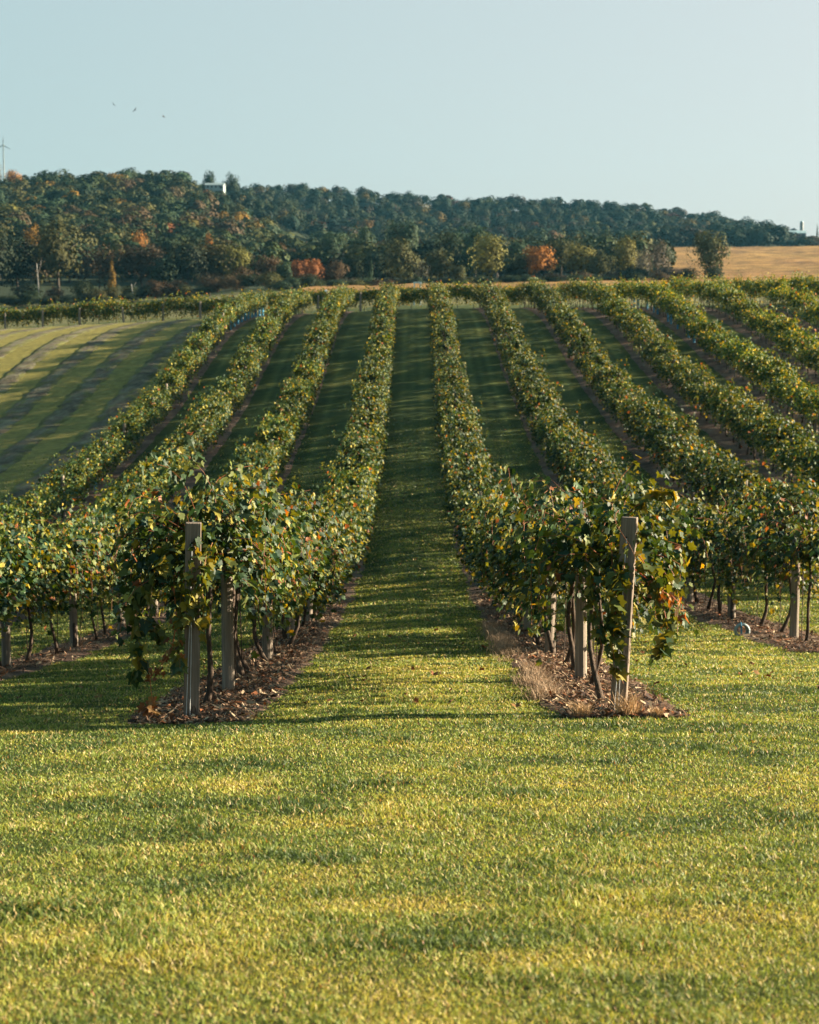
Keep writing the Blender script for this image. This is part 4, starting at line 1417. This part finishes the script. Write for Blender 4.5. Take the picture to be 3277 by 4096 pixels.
# wind turbine far behind the left ridge
Yd = 1300.0
X = (20.0 - 871) * Yd / 3593
zhub = CAM[2] + (740 - 314) * Yd / 3593
t = thing('wind_turbine', 'slender three bladed wind turbine above the left ridge', 'wind turbine', (X, Yd, zhub - 32))
mb = MB(); add_tube(mb, [(0, 0, -20), (0, 0, 10), (0, 0, 31.6)], [0.7, 0.55, 0.4], 10); link('tower', mb.mesh('turbine_tower', M_steel, True), t)
mb = MB(); add_box(mb, (0, 0.5, 32), (0.9, 2.6, 0.9), bev=0.1); link('nacelle', mb.mesh('turbine_nacelle', M_steel), t)
mb = MB(); add_tube(mb, [(0, -1.4, 32), (0, -1.0, 32), (0, -0.7, 32)], [0.15, 0.42, 0.5], 8); link('hub', mb.mesh('turbine_hub', M_steel, True), t)
bl = MB(); add_tube(bl, [(0, 0, 0.2), (0.06, 0, 1.4), (0.02, 0, 4.0), (0, 0, 6.8)], [0.22, 0.36, 0.24, 0.07], 6); blm = bl.mesh('turbine_blade', M_steel, True)
for ang in (2, 118, 240):
    b = link('blade', blm, t, (0, -1.05, 32)); b.rotation_euler = (0, R(ang), 0); b.scale = (1, 0.4, 1)

# pale frame, wagon and white tank just beyond the crest row
Yd = 176.0
X = (880 - 871) * Yd / 3593
t = thing('field_frame', 'pale blue upright wooden frame standing beyond the cross row', 'frame', (X, Yd, g1(X, Yd)))
mpale = solid_material('pale_blue_paint', (0.42, 0.55, 0.58), (0.5, 0.63, 0.66), (3, 3, 3), 0.6)
for s in (-1, 1):
    mb = MB(); add_box(mb, (s * 0.31, 0, 1.1), (0.12, 0.12, 2.3), bev=0.01); link('upright', mb.mesh('frame_upright', mpale), t)
mb = MB(); add_box(mb, (0, -0.004, 2.3), (0.86, 0.14, 0.14), bev=0.01); link('crossbar', mb.mesh('frame_crossbar', mpale), t)
mb = MB(); add_box(mb, (0, -0.004, 1.62), (0.49, 0.08, 0.1), bev=0.01); link('rail', mb.mesh('frame_rail', mpale), t)
Yd = 190.0
X = (850 - 871) * Yd / 3593
t = thing('farm_wagon', 'flat grey farm wagon parked beyond the cross row', 'wagon', (X, Yd, g1(X, Yd)))
mb = MB(); add_box(mb, (0, 0, 0.95), (2.9, 1.6, 0.14), bev=0.02); add_box(mb, (1.35, 0, 1.3), (0.1, 1.5, 0.6)); link('deck', mb.mesh('wagon_deck', M_silo), t)
wh = MB(); q = np.linspace(0, 1, 3); add_tube(wh, [(0, -0.1, 0), (0, 0, 0), (0, 0.1, 0)], 0.40, 14); whm = wh.mesh('wagon_wheel', M_hole)
mb = MB(); add_box(mb, (0, 0, 0.62), (2.4, 0.3, 0.3)); link('frame', mb.mesh('wagon_frame', M_rod), t)
for sx in (-1, 1):
    for sy in (-1, 1):
        link('wheel', whm, t, (sx * 0.95, sy * 0.7, 0.42))
Yd = 172.0
for xpix, ww, lab in ((688, 0.42, 'small white round tank top peeking over the cross row'), ):
    X = (xpix - 871) * Yd / 3593
    t = thing('water_tank', lab, 'tank', (X, Yd, g1(X, Yd)))
    mb = MB(); q = np.linspace(0, 1.45, 5); add_tube(mb, np.concatenate([[(0, 0, 0), (0, 0, 1.0), (0, 0, 1.75)], np.stack([0 * q[1:], 0 * q[1:], 1.75 + 0.3 * np.sin(q[1:])], 1)]), np.concatenate([[ww] * 3, ww * np.cos(q[1:])]), 14)
    link('body', mb.mesh('tank_body', M_white, True), t)
    mb = MB(); add_tube(mb, [(0, 0, 2.0), (0, 0, 2.05), (0, 0, 2.1)], 0.12, 10); link('lid', mb.mesh('tank_lid', M_blue), t)

# ------------------------------------------------------------------ birds
def bird_mesh():
    mb = MB()
    q = np.linspace(0, 1, 7)
    add_tube(mb, np.stack([0 * q, -0.22 + 0.5 * q, 0.015 * np.sin(q * 3)], 1), [0.012, 0.045, 0.062, 0.06, 0.045, 0.04, 0.01], 8)
    mb.add([(-0.02, -0.2, 0), (0.02, -0.2, 0), (0.06, -0.36, 0), (-0.06, -0.36, 0), (-0.02, -0.2, 0.008), (0.02, -0.2, 0.008), (0.06, -0.36, 0.008), (-0.06, -0.36, 0.008)],
           [(0, 3, 2, 1), (4, 5, 6, 7), (0, 1, 5, 4), (1, 2, 6, 5), (2, 3, 7, 6), (3, 0, 4, 7)])
    return mb.mesh('bird_body', M_bird, True)


def wing_mesh(s):
    mb = MB()
    top = [(s * 0.04, 0.1, 0.02), (s * 0.24, 0.14, 0.12), (s * 0.5, 0.02, 0.10), (s * 0.26, -0.05, 0.11), (s * 0.04, -0.1, 0.02)]
    Vv = top + [(a, b, c - 0.012) for a, b, c in top]
    mb.add(Vv, [(0, 1, 6, 5), (1, 2, 7, 6), (2, 3, 8, 7), (3, 4, 9, 8), (4, 0, 5, 9)])
    mb.F.append(np.array([(0, 4, 3, 2, 1), (5, 6, 7, 8, 9)]) + mb.n - 10); mb.M.append(np.zeros(2, np.int32))
    return mb.mesh('bird_wing', M_bird)


bme, wl, wr = bird_mesh(), wing_mesh(-1), wing_mesh(1)
for xpix, ypix, rot, lab in ((251, 231, (0.5, 0.6, 1.0), 'leftmost of three small dark birds in the sky'),
                             (295, 242, (0.3, -0.9, 0.4), 'middle bird of the three, tilted wings'),
                             (354, 256, (0.2, -0.5, 2.0), 'rightmost and palest of three small birds in the sky')):
    Yd = 330.0
    t = thing('bird', lab, 'bird', ((xpix - 871) * Yd / 3593, Yd, CAM[2] + (740 - ypix) * Yd / 3593), 0, 'birds flying over the left ridge')
    t.rotation_euler = rot
    t.scale = (1.25, 1.25, 1.25)
    link('body', bme, t); link('wing', wl, t); link('wing', wr, t)

# ------------------------------------------------------------------ haze
HAZE = 0.000045
if HAZE:
    mb = MB()
    zlo = float(ZZ.min()) - 1.0
    add_box(mb, (0, 740, (zlo + 175) / 2), (1640, 1620, 175 - zlo))
    m, nt, out = mat_new('haze_air')
    pv = N(nt, 'ShaderNodeVolumePrincipled')
    pv.inputs['Color'].default_value = (0.22, 0.68, 1.0, 1)
    pv.inputs['Density'].default_value = HAZE
    pv.inputs['Anisotropy'].default_value = 0.2
    nt.links.new(pv.outputs[0], out.inputs['Volume'])
    o = link('haze', mb.mesh('haze', m))
    tag(o, 'pale blue haze softening the far hills', 'haze', kind='stuff')
